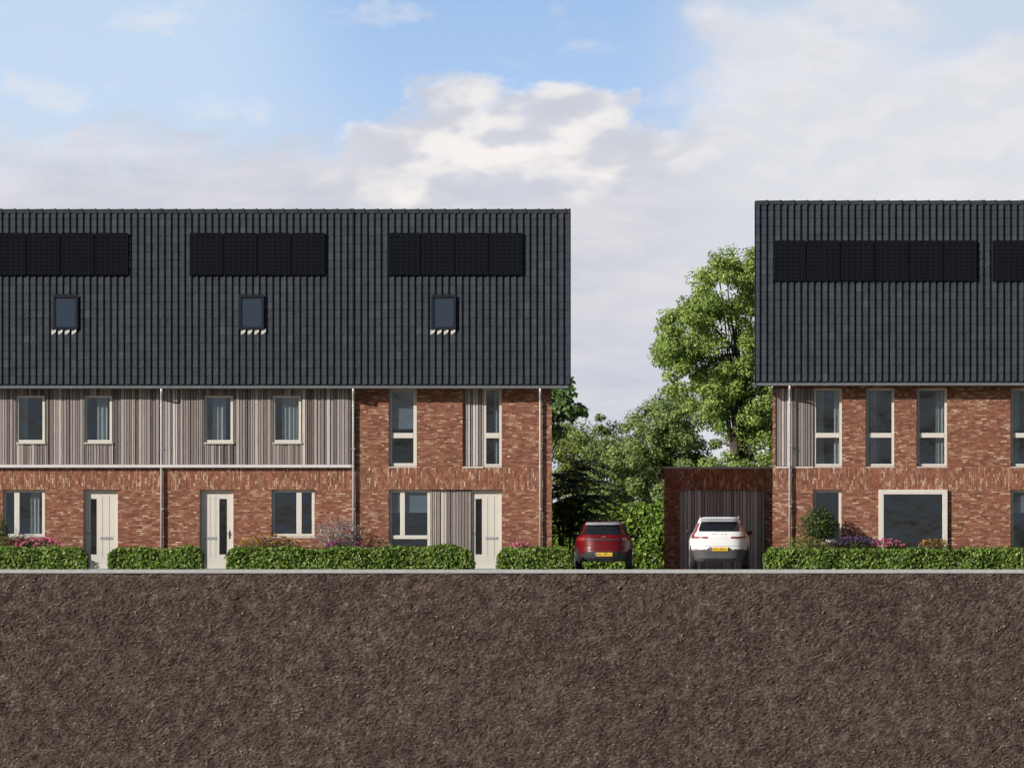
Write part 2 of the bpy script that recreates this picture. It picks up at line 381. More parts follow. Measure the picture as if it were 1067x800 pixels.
xs = np.concatenate([np.linspace(x0, -20, 60)[:-1], np.linspace(-20, 20, 520), np.linspace(20, x1, 60)[1:]]); zs = np.concatenate([np.linspace(zb, -7, 12)[:-1], np.linspace(-7, zt, 100)])
gx, gz = np.meshgrid(xs, zs); gy = np.zeros_like(gx)
for k in range(40):
    kx, kz = rng.uniform(-9, 9, 2); gy += np.sin(gx * kx + gz * kz + rng.uniform(0, 6.3)) * 0.0014
gy += rng.normal(0, 0.007, gx.shape)
gy = YF + 0.03 + np.clip(gy, -0.028, 0.05)
m = MB(); m.grid(np.stack([gx, gy, gz], -1).reshape(-1, 3).tolist(), len(xs), len(zs))
m.quad((x0, YF + 0.05, zt), (x1, YF + 0.05, zt), (x1, 165, zt), (x0, 165, zt))
m.quad((x0, YF + 0.05, zb), (x0, YF + 0.05, zt), (x0, 165, zt), (x0, 165, zb)); m.quad((x1, YF + 0.05, zb), (x1, 165, zb), (x1, 165, zt), (x1, YF + 0.05, zt))
tag(m.build('ground', M['soil']), kind='structure')
# fine roots and grit in the cut face
def fibres(n, lmin, lmax, r):
    m = MB()
    for _ in range(n):
        x = rng.uniform(-17, 17); z = zt - 0.05 - rng.random() * 7.0; L = rng.uniform(lmin, lmax); a = rng.uniform(0, 6.28); k = rng.normal(0, 2.0)
        p = [(x, YF - 0.008 + rng.uniform(-0.006, 0.01), z)]
        for j in range(4):
            a += k * L / 4 + rng.normal(0, 0.25); q = p[-1]; p.append((q[0] + math.cos(a) * L / 4, YF - 0.008 + rng.uniform(-0.006, 0.012), min(zt - 0.02, q[2] + math.sin(a) * L / 4 * 0.75)))
        m.tube(p, [r, r, r * 0.9, r * 0.7, r * 0.3], 3, False)
    return m
M['root'] = slat_mat('dry_roots', [(0.03, 0.021, 0.017), (0.10, 0.072, 0.06), (0.17, 0.13, 0.11), (0.25, 0.20, 0.17), (0.36, 0.30, 0.26)])
tag(fibres(24000, 0.04, 0.26, 0.0048).build('soil_roots', M['root']), 'pale dry rootlets threading the cut brown soil face', 'roots', kind='stuff')
m = MB()
for _ in range(2600):
    x = rng.uniform(-17, 17); z = zt - 0.08 - rng.random() * 6.8; r = abs(rng.normal(0.009, 0.008)) + 0.006; an = rng.uniform(0, 3.14); ca, sa = math.cos(an), math.sin(an)
    i = len(m.v); ring = []
    for (u, y_, w) in ((-1.5, 0, 0), (0, 0, -0.8), (1.4, 0, 0.1), (0.1, 0, 0.9), (0, -0.7, 0), (0, 0.8, 0)):
        u *= r * rng.uniform(0.7, 1.2); w *= r * rng.uniform(0.7, 1.2); m.v.append((x + u * ca - w * sa, YF + y_ * r, z + u * sa + w * ca))
    for q in ((0, 1, 4), (1, 2, 4), (2, 3, 4), (3, 0, 4), (1, 0, 5), (2, 1, 5), (3, 2, 5), (0, 3, 5)): m.f.append(tuple(i + k for k in q))
M['grit'] = slat_mat('grit', [(0.12, 0.09, 0.075), (0.22, 0.18, 0.155), (0.36, 0.31, 0.28), (0.5, 0.46, 0.42)])
tag(m.build('soil_pebbles', M['grit']), 'small pale stones scattered through the cut brown soil face', 'pebbles', kind='stuff')
m = MB()
px = -60.0
while px < 60:                                        # kerb stones, butted with 3 mm joints
    m.box(px, px + 0.997, YF, -3.0, -0.108, 0.0); px += 1.0
tag(m.build('pavement', M['concrete']), kind='structure')
tag(MB().box(X(592), X(806), -2.997, 14, -0.108, -0.004).build('driveway', M['paving']), kind='structure')
M['lawn'] = grain('lawn_green', (0.05, 0.085, 0.022), 0.95, 0.4, 3, bump=0.6)
m = MB(); m.box(-60, X(592) - 0.003, -2.997, 163, -0.108, -0.006); m.box(X(806) + 0.003, 60, -2.997, 163, -0.108, -0.006); m.box(X(592), X(806), 14.003, 163, -0.108, -0.006)
tag(m.build('lawn', M['lawn']), kind='structure')

# ---------------------------------------------------------------- houses
def roof_of(H, xa, xb, ridge_px, eave_px, verge_l=False, verge_r=False):
    ye, ze = -0.50, Z(eave_px); zr = Z(ridge_px) - 0.10; run = (zr - ze) / math.tan(R(47)); yr = ye + run
    th = R(47); d = Vector((0, math.cos(th), math.sin(th))); nn = Vector((0, -math.sin(th), math.cos(th)))
    Ls = run / math.cos(th); rows = round(Ls / 0.338); g = Ls / rows; per = 0.2015
    prof = [(0.0, 0.010), (0.14, 0.018), (0.3, 0.030), (0.44, 0.041), (0.54, 0.047), (0.61, 0.046), (0.66, 0.036), (0.71, 0.012), (0.77, 0.0), (0.9, 0.004)]
    us = []
    k = math.floor(xa / per)
    while k * per < xb:
        for t, h in prof:
            x = (k + t) * per
            if xa < x < xb: us.append((x, h, k))
        k += 1
    us = [(xa, 0.02, us[0][2])] + us + [(xb, 0.02, us[-1][2])]
    jit = {}
    pts = []
    for r_ in range(rows):
        for e in (0, 1):
            s = (r_ + e) * g
            for x, h, k in us:
                if (k, r_) not in jit: jit[(k, r_)] = rng.normal(0, 0.0022)
                p = Vector((x, ye, ze)) + d * s + nn * (h * 1.15 + (0.021 if e == 0 else 0.004) + jit[(k, r_)]); pts.append(p)
    m = MB(); m.grid(pts, len(us), rows * 2)
    # rear slope and the eave edge
    yb = 2 * yr - ye
    m.quad((xa, yr, zr), (xb, yr, zr), (xb, yb, ze), (xa, yb, ze))
    m.quad((xa, ye + 0.004, ze - 0.05), (xb, ye + 0.004, ze - 0.05), (xb, ye - 0.02, ze + 0.04), (xa, ye - 0.02, ze + 0.04))
    roof = m.build('roof', M['tile'], H)
    tone = {}; at = roof.data.attributes.new('tone', 'FLOAT', 'FACE'); vals = []; nu = len(us) - 1
    for r2 in range(rows * 2 - 1):
        for q in range(nu):
            key = (us[q + 1][2], (r2 + 1) // 2)
            if key not in tone: tone[key] = random.gauss(0, 0.045) + (0.12 if random.random() < 0.03 else 0)
            vals.append(tone[key])
    vals += [0.0] * (len(roof.data.polygons) - len(vals)); at.data.foreach_set('value', vals)
    # ridge caps
    m = MB(); x = math.floor(xa / 0.4) * 0.4
    while x < xb - 0.01:
        a, b = max(x, xa), min(x + 0.43, xb + 0.02)
        pts = []
        for (xx, rr) in ((a, 0.118), (b - 0.05, 0.128), (b - 0.05, 0.142), (b, 0.142), (b, 0.10)):
            for j in range(11):
                an = math.pi * j / 10; pts.append((xx, yr - rr * 1.05 * math.cos(an), zr - 0.05 + rr * math.sin(an)))
        m.grid(pts, 11, 5); x += 0.4
    m.build('ridge_cap', M['tile'], roof)
    for flag, xv, sg in ((verge_l, xa, -1), (verge_r, xb, 1)):
        if flag:
            m = MB(); nt = rows
            for r_ in range(nt):                       # verge tiles, lapping down the slope
                a = Vector((xv, ye, ze)) + d * (r_ * g); b = a + d * (g + 0.03)
                a = a + nn * 0.055; b = b + nn * 0.028
                m.prism([a, b, b - nn * 0.17, a - nn * 0.17], (sg * 0.022, 0, 0))
            m.build('verge_tile', M['tile'], roof)
    return roof, (ye, ze, yr, zr, d, nn)
def on_roof(fr, py):                                   # point on the roof plane at photo height py
    ye, ze, yr, zr, d, nn = fr; s = (Z(py) - ze) / d.z; return Vector((0, ye, ze)) + d * s
def roof_box(m, fr, xa, xb, pa, pb, h0, h1):
    a = on_roof(fr, pa); b = on_roof(fr, pb); nn = fr[5]; X0 = Vector((xa, 0, 0)); X1 = Vector((xb, 0, 0)); i = len(m.v)
    for h in (h0, h1): m.v += [tuple(q + nn * h) for q in (a + X0, a + X1, b + X1, b + X0)]
    m.f += [tuple(i + k for k in q) for q in ((0, 3, 2, 1), (4, 5, 6, 7), (0, 1, 5, 4), (1, 2, 6, 5), (2, 3, 7, 6), (3, 0, 4, 7))]
    return m
def solar(H, fr, xs, pa, pb):
    for (a, b) in xs:
        p = MB(); roof_box(p, fr, X(a) + 0.013, X(b) - 0.013, pa, pb, 0.065, 0.115); o = p.build('solar_panel', M['pvframe'], H)
        q = MB(); roof_box(q, fr, X(a) + 0.024, X(b) - 0.024, pa - 0.5, pb + 0.5, 0.116, 0.119); q.build('solar_cells', M['pv'], o)
def skylight(H, fr, xa, xb, pa, pb):
    xa, xb = X(xa), X(xb); m = MB()
    w = 0.068
    roof_box(m, fr, xa, xa + w, pb, pa, 0.02, 0.13); roof_box(m, fr, xb - w, xb, pb, pa, 0.02, 0.13)
    roof_box(m, fr, xa + w, xb - w, pb, pb - 2.6, 0.02, 0.128); roof_box(m, fr, xa + w, xb - w, pa + 3.0, pa, 0.02, 0.135)
    o = m.build('roof_window', M['black'], H)
    g = MB(); roof_box(g, fr, xa + w + .002, xb - w - .002, pb - 2.7, pa + 3.1, 0.04, 0.095); g.build('pane', M['skyglass'], o)
    f = MB(); per = 0.2015; k = math.floor(xa / per)         # lead apron dressed into the tile pans
    nn = fr[5]
    for kk in range(k, k + 6):
        c0, c1 = (kk - 0.06) * per, (kk + 0.60) * per
        if not xa - 0.01 < (c0 + c1) / 2 < xb + 0.01: continue
        pts = []
        for e, (ka, kb) in enumerate(((-0.8, -0.9), (1.2, 0.2), (3.9, 1.9))):
            for j in range(6):
                t = j / 5; x = c0 + (c1 - c0) * t; hh = 0.040 + 0.055 * t ** 1.5 + (0.014 if e < 2 else 0.004)
                pts.append(on_roof(fr, pb + ka + (kb - ka) * t ** 1.6) + Vector((x, 0, 0)) + nn * hh)
        f.grid(pts, 6, 3)
    roof_box(f, fr, xa + 0.01, xb - 0.01, pb - 0.4, pb - 2.0, 0.05, 0.09)
    f.build('lead_apron', M['lead'], o)

def curtain(x0, x1, z0, z1, y):
    m = MB(); n = max(8, int((x1 - x0) / 0.018)); pts = []
    for zz in (z0, (z0 + z1) / 2, z1):
        for i in range(n + 1):
            x = x0 + (x1 - x0) * i / n; pts.append((x, y + 0.035 * math.sin(x * 62 + math.sin(x * 9) * 2) + 0.012 * math.sin(x * 131), zz))
    return m.grid(pts, n + 1, 3)
def window(H, px0, px1, py0, py1, y=0.11, fw=0.085, rails=(), mulls=(), sill=True, curt=(), blind=None, depth=0.07, name='window', proud=False):
    """frame mesh with panes, sill, curtains below it; rails and mulls are (px, px) spans in the photograph's scale"""
    x0, x1, z0, z1 = X(px0) + 0.002, X(px1) - 0.002, Z(py1) + 0.002, Z(py0) - 0.002
    m = MB(); m.box(x0, x0 + fw, y, y + depth, z0, z1, 0.006); m.box(x1 - fw, x1, y, y + depth, z0, z1, 0.006)
    m.box(x0 + fw, x1 - fw, y + 0.0015, y + depth, z1 - fw * 0.9, z1, 0.006); m.box(x0 + fw, x1 - fw, y + 0.0015, y + depth, z0, z0 + fw, 0.006)
    for a, b in rails: m.box(x0 + fw, x1 - fw, y - 0.004, y + depth, Z(b), Z(a), 0.008)
    for a, b, c, d in mulls: m.box(X(a), X(b), y - 0.002, y + depth - 0.002, max(Z(d), z0 + fw), min(Z(c), z1 - fw * 0.9), 0.008)
    o = m.build(name, M['cream'], H)
    gb = MB(); a, b, c, d = x0 + fw * 0.5, x1 - fw * 0.5, z0 + fw * 0.5, z1 - fw * 0.5      # panes tilted back on purpose so they reflect sky above the horizon
    gb.prism([(a, y + 0.028, c), (a, y + 0.056, d), (a, y + 0.064, d), (a, y + 0.036, c)], (b - a, 0, 0)); gb.build('pane', M['glass'], o)
    if sill: MB().box(x0 - 0.004, x1 + 0.02, y - 0.112, y - 0.002, z0 - 0.045, z0 - 0.002, 0.008).build('sill', M['cream'], o)
    for a, b in curt: curtain(X(a), X(b), z0 + 0.03, z1, y + 0.22).build('curtain', M['curtain'], o, True)
    if blind is not None:
        b = MB(); zb_ = Z(blind)
        b.box(x0 + fw, x1 - fw, y + 0.10, y + 0.108, zb_, z1); b.box(x0 + fw, x1 - fw, y + 0.092, y + 0.116, zb_ - 0.03, zb_ - 0.001); b.build('blind', M['blind'], o)
    return (X(px0), X(px1), Z(py1), Z(py0))
def front_door(H, px0, px1, leaf, strip, slot, hx, grooves):
    x0, x1, z1 = X(px0) + 0.002, X(px1) - 0.002, Z(510) - 0.002
    y = 0.135; f = MB(); l0, l1 = X(leaf[0]), X(leaf[1])
    f.box(x0, l0 - 0.004, y, y + 0.09, 0.0, z1, 0.006); f.box(l1 + 0.004, x1, y, y + 0.09, 0.0, z1, 0.006); f.box(l0 - 0.004, l1 + 0.004, y + .0015, y + 0.09, Z(513), z1, 0.006)
    fo = f.build('door_frame', M['cream'], H)
    d = MB(); zt_ = Z(513.2); cuts = [l0] + [X(g) for g in grooves] + [l1]; yl = y + 0.025
    s0, s1, sz0, sz1 = X(strip[0]), X(strip[1]), Z(577.5), Z(519.5)
    for v in wall_mb(l0, l1, 0.03, zt_, [(s0, s1, sz0, sz1)] + [(X(g) - 0.006, X(g) + 0.006, Z(580), Z(517)) for g in grooves], yl, yl + 0.02).v: d.v.append(v)
    d.f = [tuple(range(i, i + 4)) for i in range(0, len(d.v), 4)]
    d.box(l0, s0, yl + 0.022, yl + 0.05, 0.03, zt_); d.box(s1, l1, yl + 0.022, yl + 0.05, 0.03, zt_); d.box(s0, s1, yl + 0.022, yl + 0.05, 0.03, sz0); d.box(s0, s1, yl + 0.022, yl + 0.05, sz1, zt_)
    do = d.build('front_door', M['cream'], H)
    MB().box(s0 + .001, s1 - .001, yl + 0.012, yl + 0.02, sz0 + .001, sz1 - .001).build('door_glass', M['glass'], do)
    MB().box(X(slot[0]), X(slot[1]), yl - 0.012, yl - 0.001, Z(562), Z(559.2), 0.005).build('letter_slot', M['zinc'], do)
    h = MB(); xh = X(hx); h.box(xh - 0.02, xh + 0.02, yl - 0.014, yl - 0.001, Z(561), Z(552.5), 0.005); h.tube([(xh, yl - 0.01, Z(555.5)), (xh, yl - 0.055, Z(555.5)), (xh + (0.11 if hx < (leaf[0] + leaf[1]) / 2 else -0.11), yl - 0.055, Z(555.5))], 0.011)
    h.build('door_handle', M['plastic'], do)
    MB().box(x0, x1, y - 0.12, y + 0.09, 0.001, 0.028).build('threshold', M['zinc'], fo)
    return (X(px0), X(px1), 0.0, Z(510))
def slats(H, px0, px1, py0, py1, y, holes=(), thick=0.035, back=0.03, name='cladding', mat='slat', wmin=0.03, wmax=0.10, gap=0.017):
    x0, x1, z0, z1 = X(px0) + 0.002, X(px1) - 0.002, Z(py1) + 0.002, Z(py0) - 0.002; m = MB(); x = x0
    while x < x1 - 0.01:
        w = min(rng.uniform(wmin, wmax), x1 - x); rel = rng.choice([0.0, 0.0, 0.012, 0.024])
        spans = [(z0, z1)]
        for a, b, c, d in holes:
            if x < b and x + w > a:
                ns = []
                for s0, s1 in spans:
                    if d <= s0 or c >= s1: ns.append((s0, s1))
                    else:
                        if c > s0: ns.append((s0, c))
                        if d < s1: ns.append((d, s1))
                spans = ns
                if a < x + w and x < a: w = max(0.01, a - x); spans = [(z0, z1)]
                elif x < b < x + w and not (x >= a): pass
        for s0, s1 in spans:
            if s1 - s0 > 0.02: m.box(x, x + w, y + rel, y + thick, s0 + 0.003, s1 - 0.003, 0.004)
        x += w + gap
    o = m.build(name, M[mat], H)
    wall_mb(x0, x1, z0, z1, list(holes), y + thick + 0.002, y + thick + back).build('backing_board', M['backing'], o)
    return o
def downpipe(H, px, ze, zbot):
    x = X(px); m = MB(); r = 0.036; yw = -0.092
    m.tube([(x, -0.47, ze - 0.06), (x, -0.47, ze - 0.18), (x, -0.455, ze - 0.22), (x, -0.12, ze - 0.40), (x, yw, ze - 0.46), (x, yw, ze - 0.55), (x, yw, zbot)], r, 12)
    for k in (0.6, 2.4): m.tube([(x, yw, ze - k), (x, yw, ze - k - 0.05)], r + 0.006, 12)
    o = m.build('downpipe', M['pipe'], H, True)
    for zz in (ze - 1.9, ze - 3.7):
        MB().box(x - 0.05, x + 0.05, yw - 0.046, yw - 0.038, zz, zz + 0.03).box(x - 0.05, x - 0.044, yw - 0.038, -0.001, zz, zz + 0.03).box(x + 0.044, x + 0.05, yw - 0.038, -0.001, zz, zz + 0.03).build('pipe_bracket', M['pipe'], o)
def gutter(H, xa, xb, py):
    m = MB(); zc = Z(py); r = 0.062; yc = -0.47; pts = []
    prof = [(math.pi + math.pi * j / 10, r) for j in range(11)] + [(2 * math.pi - math.pi * j / 10, r - 0.008) for j in range(11)]
    for x in (xa, xb):
        for a, rr in prof: pts.append((x, yc + rr * math.cos(a), zc + rr * 1.05 * math.sin(a)))
    m.grid(pts, 22, 2, True)
    m.tube([(xa, yc - r, zc), (xb, yc - r, zc)], 0.012, 8)
    for x in (xa, xb - 0.004): m.prism([(x, yc + r * math.cos(a), zc + r * math.sin(a)) for a, _ in prof[:11]], (0.004, 0, 0))
    o = m.build('gutter', M['zinc'], H)
    return o
def gable(m, x0, x1, y0, y1, ztop, fr):
    ye, ze, yr, zr, d, nn = fr
    t = math.tan(R(47)); zf = ze + (y0 - ye) * t - 0.06; 
    pts = [(x0, y0, 0), (x0, y1, 0), (x0, y1, zf), (x0, yr, zr - 0.06), (x0, y0, zf)]
    m.prism(pts, (x1 - x0, 0, 0))
def house(label, xl, xr, roof_l, roof_r, ridge_px, eave_px, group, holes, gl=False, gr=False):
    """structure common to all: brick walls, soldier band, roof, gutter, rooms"""
    xc = (X(xl) + X(xr)) / 2
    H = empty('terraced_house', (xc, 0, 0), label, 'house', group)
    xa, xb = X(xl), X(xr); zt_ = Z(eave_px) + 0.02; zb0, zb1 = Z(510), Z(487)
    w = wall_mb(xa, xb, 0.0, zt_, holes, 0.0, 0.30)
    roof, fr = roof_of(H, X(roof_l), X(roof_r), ridge_px, eave_px, gl, gr)
    yback = 2 * fr[2]
    (w if gl or gr else MB()).box(xa, xb, yback - 0.3, yback, 0.0, zt_).build('rear_wall', M['brick'], H) if not (gl or gr) else w.box(xa, xb, yback - 0.3, yback, 0.0, zt_)
    if gl: gable(w, xa, xa + 0.29, 0.301, yback - 0.301, zt_, fr)
    if gr: gable(w, xb - 0.29, xb, 0.301, yback - 0.301, zt_, fr)
    w.build('wall', M['brick'], H)
    MB().box(xa, xb, -0.004, -0.0006, zb0 + 0.001, zb1 - 0.001).build('soldier_course', M['soldier'], H)
    gutter(H, X(roof_l) + (0.03 if gl else 0.0), X(roof_r) - (0.05 if gr else 0.0), eave_px + 1.2)
    MB().box(X(roof_l) + 0.01, X(roof_r) - 0.01, -0.405, -0.002, Z(eave_px) - 0.06, Z(eave_px) - 0.035).build('soffit', M['plastic'], H)
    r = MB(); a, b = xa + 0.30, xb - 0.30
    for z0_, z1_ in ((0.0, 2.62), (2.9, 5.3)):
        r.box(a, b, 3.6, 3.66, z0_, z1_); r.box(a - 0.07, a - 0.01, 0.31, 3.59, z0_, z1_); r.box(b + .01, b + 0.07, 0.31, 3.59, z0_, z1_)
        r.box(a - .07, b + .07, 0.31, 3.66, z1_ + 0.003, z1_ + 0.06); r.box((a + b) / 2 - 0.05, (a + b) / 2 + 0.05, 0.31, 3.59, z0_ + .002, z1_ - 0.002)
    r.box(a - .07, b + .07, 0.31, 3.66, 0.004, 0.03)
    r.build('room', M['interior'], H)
    return H, fr
def hole(a, b, c, d): return (X(a), X(b), Z(d), Z(c))
G1 = 'row of dark roofed brick houses'

# two timber clad houses on the left, mirrored about their shared wall
def clad_house(label, xl, xr, wins, gwin, door, panels, sky_w, mirror):
    holes = [hole(a, b, 412, 461) for a, b in wins] + [hole(*gwin[:2], 510, 559), hole(door[0], door[1], 510, 593)]
    H, fr = house(label, xl, xr, xl, xr, 217, 401.5, G1, holes)
    o = slats(H, xl, xr if xr < 300 else 366, 404, 484, -0.105, [hole(a, b, 412, 461) for a, b in wins], back=0.068)
    MB().box(X(xl) + .001, X(xr if xr < 300 else 366.5), -0.135, -0.004, Z(487.2), Z(484), 0.01).build('ledge', M['ledge'], H)
    for i, (a, b) in enumerate(wins):
        cu = [[(a + 3, a + 12)], [(a + 13, b - 5)]][i] if not mirror else [[(a + 8, b - 8)], [(a + 10, b - 3)]][i]
        window(H, a, b, 412, 461, y=-0.035, fw=0.075, curt=cu, sill=True)
        rv = MB(); y0, y1 = -0.10, 0.0                                       # lined reveal through the cladding
    g0, g1 = gwin[:2]
    if not mirror: window(H, g0, g1, 510, 559, mulls=[(15, 20.5, 510, 559)], curt=[(32, 42)])
    else: window(H, g0, g1, 510, 559, mulls=[(309, 314.5, 510, 559)])
    front_door(H, *door)
    solar(H, fr, panels, 246, 289); skylight(H, fr, *sky_w, 310, 346)
    return H
HA = clad_house('timber clad brick house at the left edge with a curtain in its ground floor window', -33, 167.5, [(17, 47), (88, 117)], (3, 47),
                (87, 123, (92, 122), (94.5, 100.8), (104.5, 117.5), 90.7, (107, 114)), [(-8 + 35.5 * i, 27.5 + 35.5 * i) for i in range(4)], (55, 81), False)
HB = clad_house('timber clad brick house between the curtained house and the all brick end house', 167.5, 368, [(213, 243), (284, 314)], (283, 328),
                (208, 243.5, (213, 242), (228.5, 236.5), (213.8, 225.5), 239.3, (219, 225)), [(197 + 35.5 * i, 232.5 + 35.5 * i) for i in range(4)], (249, 275), True)
downpipe(HB, 168.2, Z(401.5), 0.0)
# the all brick end house
holes = [hole(405, 434.5, 404.2, 486), hole(482, 523, 404.2, 486), hole(405, 491, 510, 593), hole(491, 523, 510, 593)]
HC, fr = house('all brick end house with a cream door beside grey slats, left of the red car', 368, 575, 368, 594, 217, 401.5, G1, holes, gr=True)
window(HC, 405, 434.5, 404.2, 486, fw=0.10, rails=[(451, 456.5)], blind=446)
window(HC, 504, 523, 404.2, 486, fw=0.075, rails=[(451, 456.5)], curt=[(515, 521)])
slats(HC, 482, 504, 404.2, 486, 0.075)
MB().box(X(482) + .002, X(504) - .004, -0.027, 0.11, Z(486) - 0.043, Z(486)).build('sill', M['cream'], HC)
window(HC, 405, 448.5, 510, 574, fw=0.085, rails=[(557.5, 561.5)], mulls=[(417, 422, 510, 559)], sill=False, blind=533)
wall_mb(X(405), X(448.5), 0.0, Z(574), [], 0.06, 0.29).build('plinth', M['brick'], HC)
slats(HC, 448.5, 491, 510, 593, 0.07)
front_door(HC, 491, 523, (493.5, 522), (495.4, 502.2), (506, 518.8), 492.6, (508.3, 515.3))
solar(HC, fr, [(403 + 35.5 * i, 438.5 + 35.5 * i) for i in range(4)], 246, 289); skylight(HC, fr, 449.5, 475, 310, 346)
downpipe(HC, 368.2, Z(401.5), 0.0); downpipe(HC, 563, Z(401.5), 0.0)
# the pair of houses on the right
G2 = 'pair of brick houses right of the garage'
fw3 = [(847.5, 877.5), (902, 932), (955, 987)]
holes = [hole(808, 847.5, 404.2, 486)] + [hole(a, b, 404.2, 486) for a, b in fw3] + [hole(847, 877, 510, 565), hole(919, 984, 513, 575)]
HD, fr = house('tall brick house right of the garage with a large cream framed ground floor window', 805, 1026, 787, 1026, 208, 398.5, G2, holes, gl=True)
cur = [[(851, 858), (869, 874)], [(906, 914)], [(975, 984)]]
for (a, b), cu in zip(fw3, cur): window(HD, a, b, 404.2, 486, fw=0.08, rails=[(451, 456)], curt=cu)
slats(HD, 808, 847.5, 404.2, 486, 0.04)
MB().box(X(808) + .002, X(847.5) - .004, -0.027, 0.11, Z(486) - 0.043, Z(486)).build('sill', M['cream'], HD)
window(HD, 847, 877, 510, 565, fw=0.085)
window(HD, 919, 984, 513, 575, y=0.06, fw=0.05, sill=False)
m = MB(); m.box(X(915.5), X(921), -0.09, 0.06, Z(577), Z(510), 0.01); m.box(X(982), X(987.5), -0.09, 0.06, Z(577), Z(510), 0.01); m.box(X(921), X(982), -0.0885, 0.06, Z(515), Z(510), 0.01); m.box(X(921), X(982), -0.0885, 0.06, Z(577), Z(572), 0.01)
m.build('window_surround', M['cream'], HD)
solar(HD, fr, [(805 + 35.5 * i, 840.5 + 35.5 * i) for i in range(6)], 254, 295)
downpipe(HD, 823, Z(398.5), 0.0)
holes = [hole(1053, 1083, 404.2, 486), hole(1053, 1083, 510, 593)]
HE, fr = house('brick house cut off by the right edge with a blind in its ground floor window', 1026, 1247, 1026, 1260, 208, 398.5, G2, holes, gr=True)
window(HE, 1053, 1083, 404.2, 486, fw=0.08, rails=[(451, 456)], curt=[(1057, 1062)]); window(HE, 1053, 1083, 510, 592, fw=0.08, sill=False, blind=533)
solar(HE, fr, [(1033.5 + 35.5 * i, 1069 + 35.5 * i) for i in range(4)], 254, 295)

# garage, set back between the houses
gy0 = 6.0
GA = empty('garage', ((X(692) + X(805)) / 2, gy0, 0), 'low flat roofed brick garage set back behind the white car', 'garage')
xa, xb = X(692), X(805)
w = wall_mb(xa, xb, 0.0, Z(510), [(X(708), X(797), 0.0, Z(510))], gy0, gy0 + 0.25)
w.box(xa, xa + 0.25, gy0 + 0.251, gy0 + 6, 0, Z(488.2)); w.box(xb - 0.25, xb, gy0 + 0.251, gy0 + 6, 0, Z(488.2)); w.box(xa, xb, gy0 + 6.001, gy0 + 6.25, 0, Z(488.2))
w.build('wall', M['brick'], GA)
MB().box(xa, xb, gy0 - 0.003, gy0 + 0.25, Z(510) + 0.001, Z(488.2)).build('soldier_course', M['soldier'], GA)
MB().box(xa - 0.03, xb, gy0 - 0.04, gy0 + 6.28, Z(488.1), Z(486), 0.01).build('coping', M['zinc'], GA)
g = slats(GA, 708, 797, 510, 593, gy0 + 0.10, thick=0.04, mat='gatewood', name='garage_door', wmin=0.05, wmax=0.12)

# ---------------------------------------------------------------- plants
GREENS_HEDGE = [(0.028, 0.055, 0.010), (0.075, 0.135, 0.020), (0.13, 0.215, 0.032), (0.20, 0.29, 0.052), (0.30, 0.38, 0.11)]
M['hedgeleaf'] = leaf_mat('hedge_leaf', GREENS_HEDGE, 0.25, 0.45)
M['tallhedge'] = leaf_mat('tall_hedge_leaf', [(0.039, 0.076, 0.012), (0.105, 0.186, 0.024), (0.211, 0.321, 0.042), (0.351, 0.473, 0.075)], 0.3, 0.45)
M['core'] = grain('hedge_twigs', (0.016, 0.020, 0.008), 0.95, 0.3, 6)
def hedge(label, px0, px1, h, y0, y1, leaf, dens, mat, group, seed, taper=(0.12, 0.12)):
    xa, xb = X(px0), X(px1); H = empty('clipped_hedge', ((xa + xb) / 2, (y0 + y1) / 2, 0), label, 'hedge', group)
    m = MB(); q = 0.10; m.box(xa + q, xb - q, y0 + q, y1 - q, 0.0, h - q * 1.3, 0.06); m.build('twigs', M['core'], H)
    L, D = xb - xa, y1 - y0; P = []; Nn = []
    def add(n, f, nv):
        p = f(rng.random(n), rng.random(n)); P.append(p); Nn.append(np.tile(np.array(nv, float), (n, 1)))
    add(int(L * h * dens), lambda u, v: np.stack([xa + u * L, np.full(u.shape, y0), v * h], 1), (0, -1, 0.35))
    add(int(L * h * dens * 0.5), lambda u, v: np.stack([xa + u * L, np.full(u.shape, y1), v * h], 1), (0, 1, 0.35))
    add(int(L * D * dens * 0.8), lambda u, v: np.stack([xa + u * L, y0 + v * D, np.full(u.shape, h)], 1), (0, -0.3, 1))
    for xe, s in ((xa, -1), (xb, 1)): add(int(D * h * dens), lambda u, v: np.stack([np.full(u.shape, xe), y0 + u * D, v * h], 1), (s, -0.2, 0.3))
    P = np.concatenate(P); Nn = np.concatenate(Nn)
    lump = np.zeros(len(P))
    for k in range(9):
        kx, ky, kz = rng.uniform(-7, 7, 3); lump += np.sin(P[:, 0] * kx + P[:, 1] * ky + P[:, 2] * kz + rng.uniform(0, 6))
    P += Nn * (lump * 0.015 - np.abs(rng.normal(0, 0.06, len(P))) + 0.015)[:, None] + rng.normal(0, 0.012, P.shape)
    # rounded upper ends
    for xe, s in ((xa, 1), (xb, -1)):
        k = np.clip(1 - (P[:, 0] - xe) * s / 0.28, 0, 1); P[:, 2] -= k ** 2 * 0.16 * (P[:, 2] / h)
    P[:, 2] = np.clip(P[:, 2], 0.01, None)
    leaf_mesh('foliage', mat, H, P, leaf, Nn, 0.62)
    return H
GH = 'low clipped hedges in front of the houses'
hedge('low green hedge at the left edge, ending beside the leftmost cream door', -40, 90, 0.60, -1.75, -1.05, 0.098, 1000, M['hedgeleaf'], GH, 1)
hedge('low green hedge between the two cream doors of the timber clad houses', 114, 211, 0.61, -1.75, -1.05, 0.098, 1000, M['hedgeleaf'], GH, 2)
hedge('longest low green hedge, below the purple flowers and up to the slatted panel', 237, 492, 0.62, -1.75, -1.05, 0.098, 1000, M['hedgeleaf'], GH, 3)
hedge('short low green hedge between the end house door and the red car', 521, 596, 0.60, -1.75, -1.05, 0.098, 1000, M['hedgeleaf'], GH, 4)
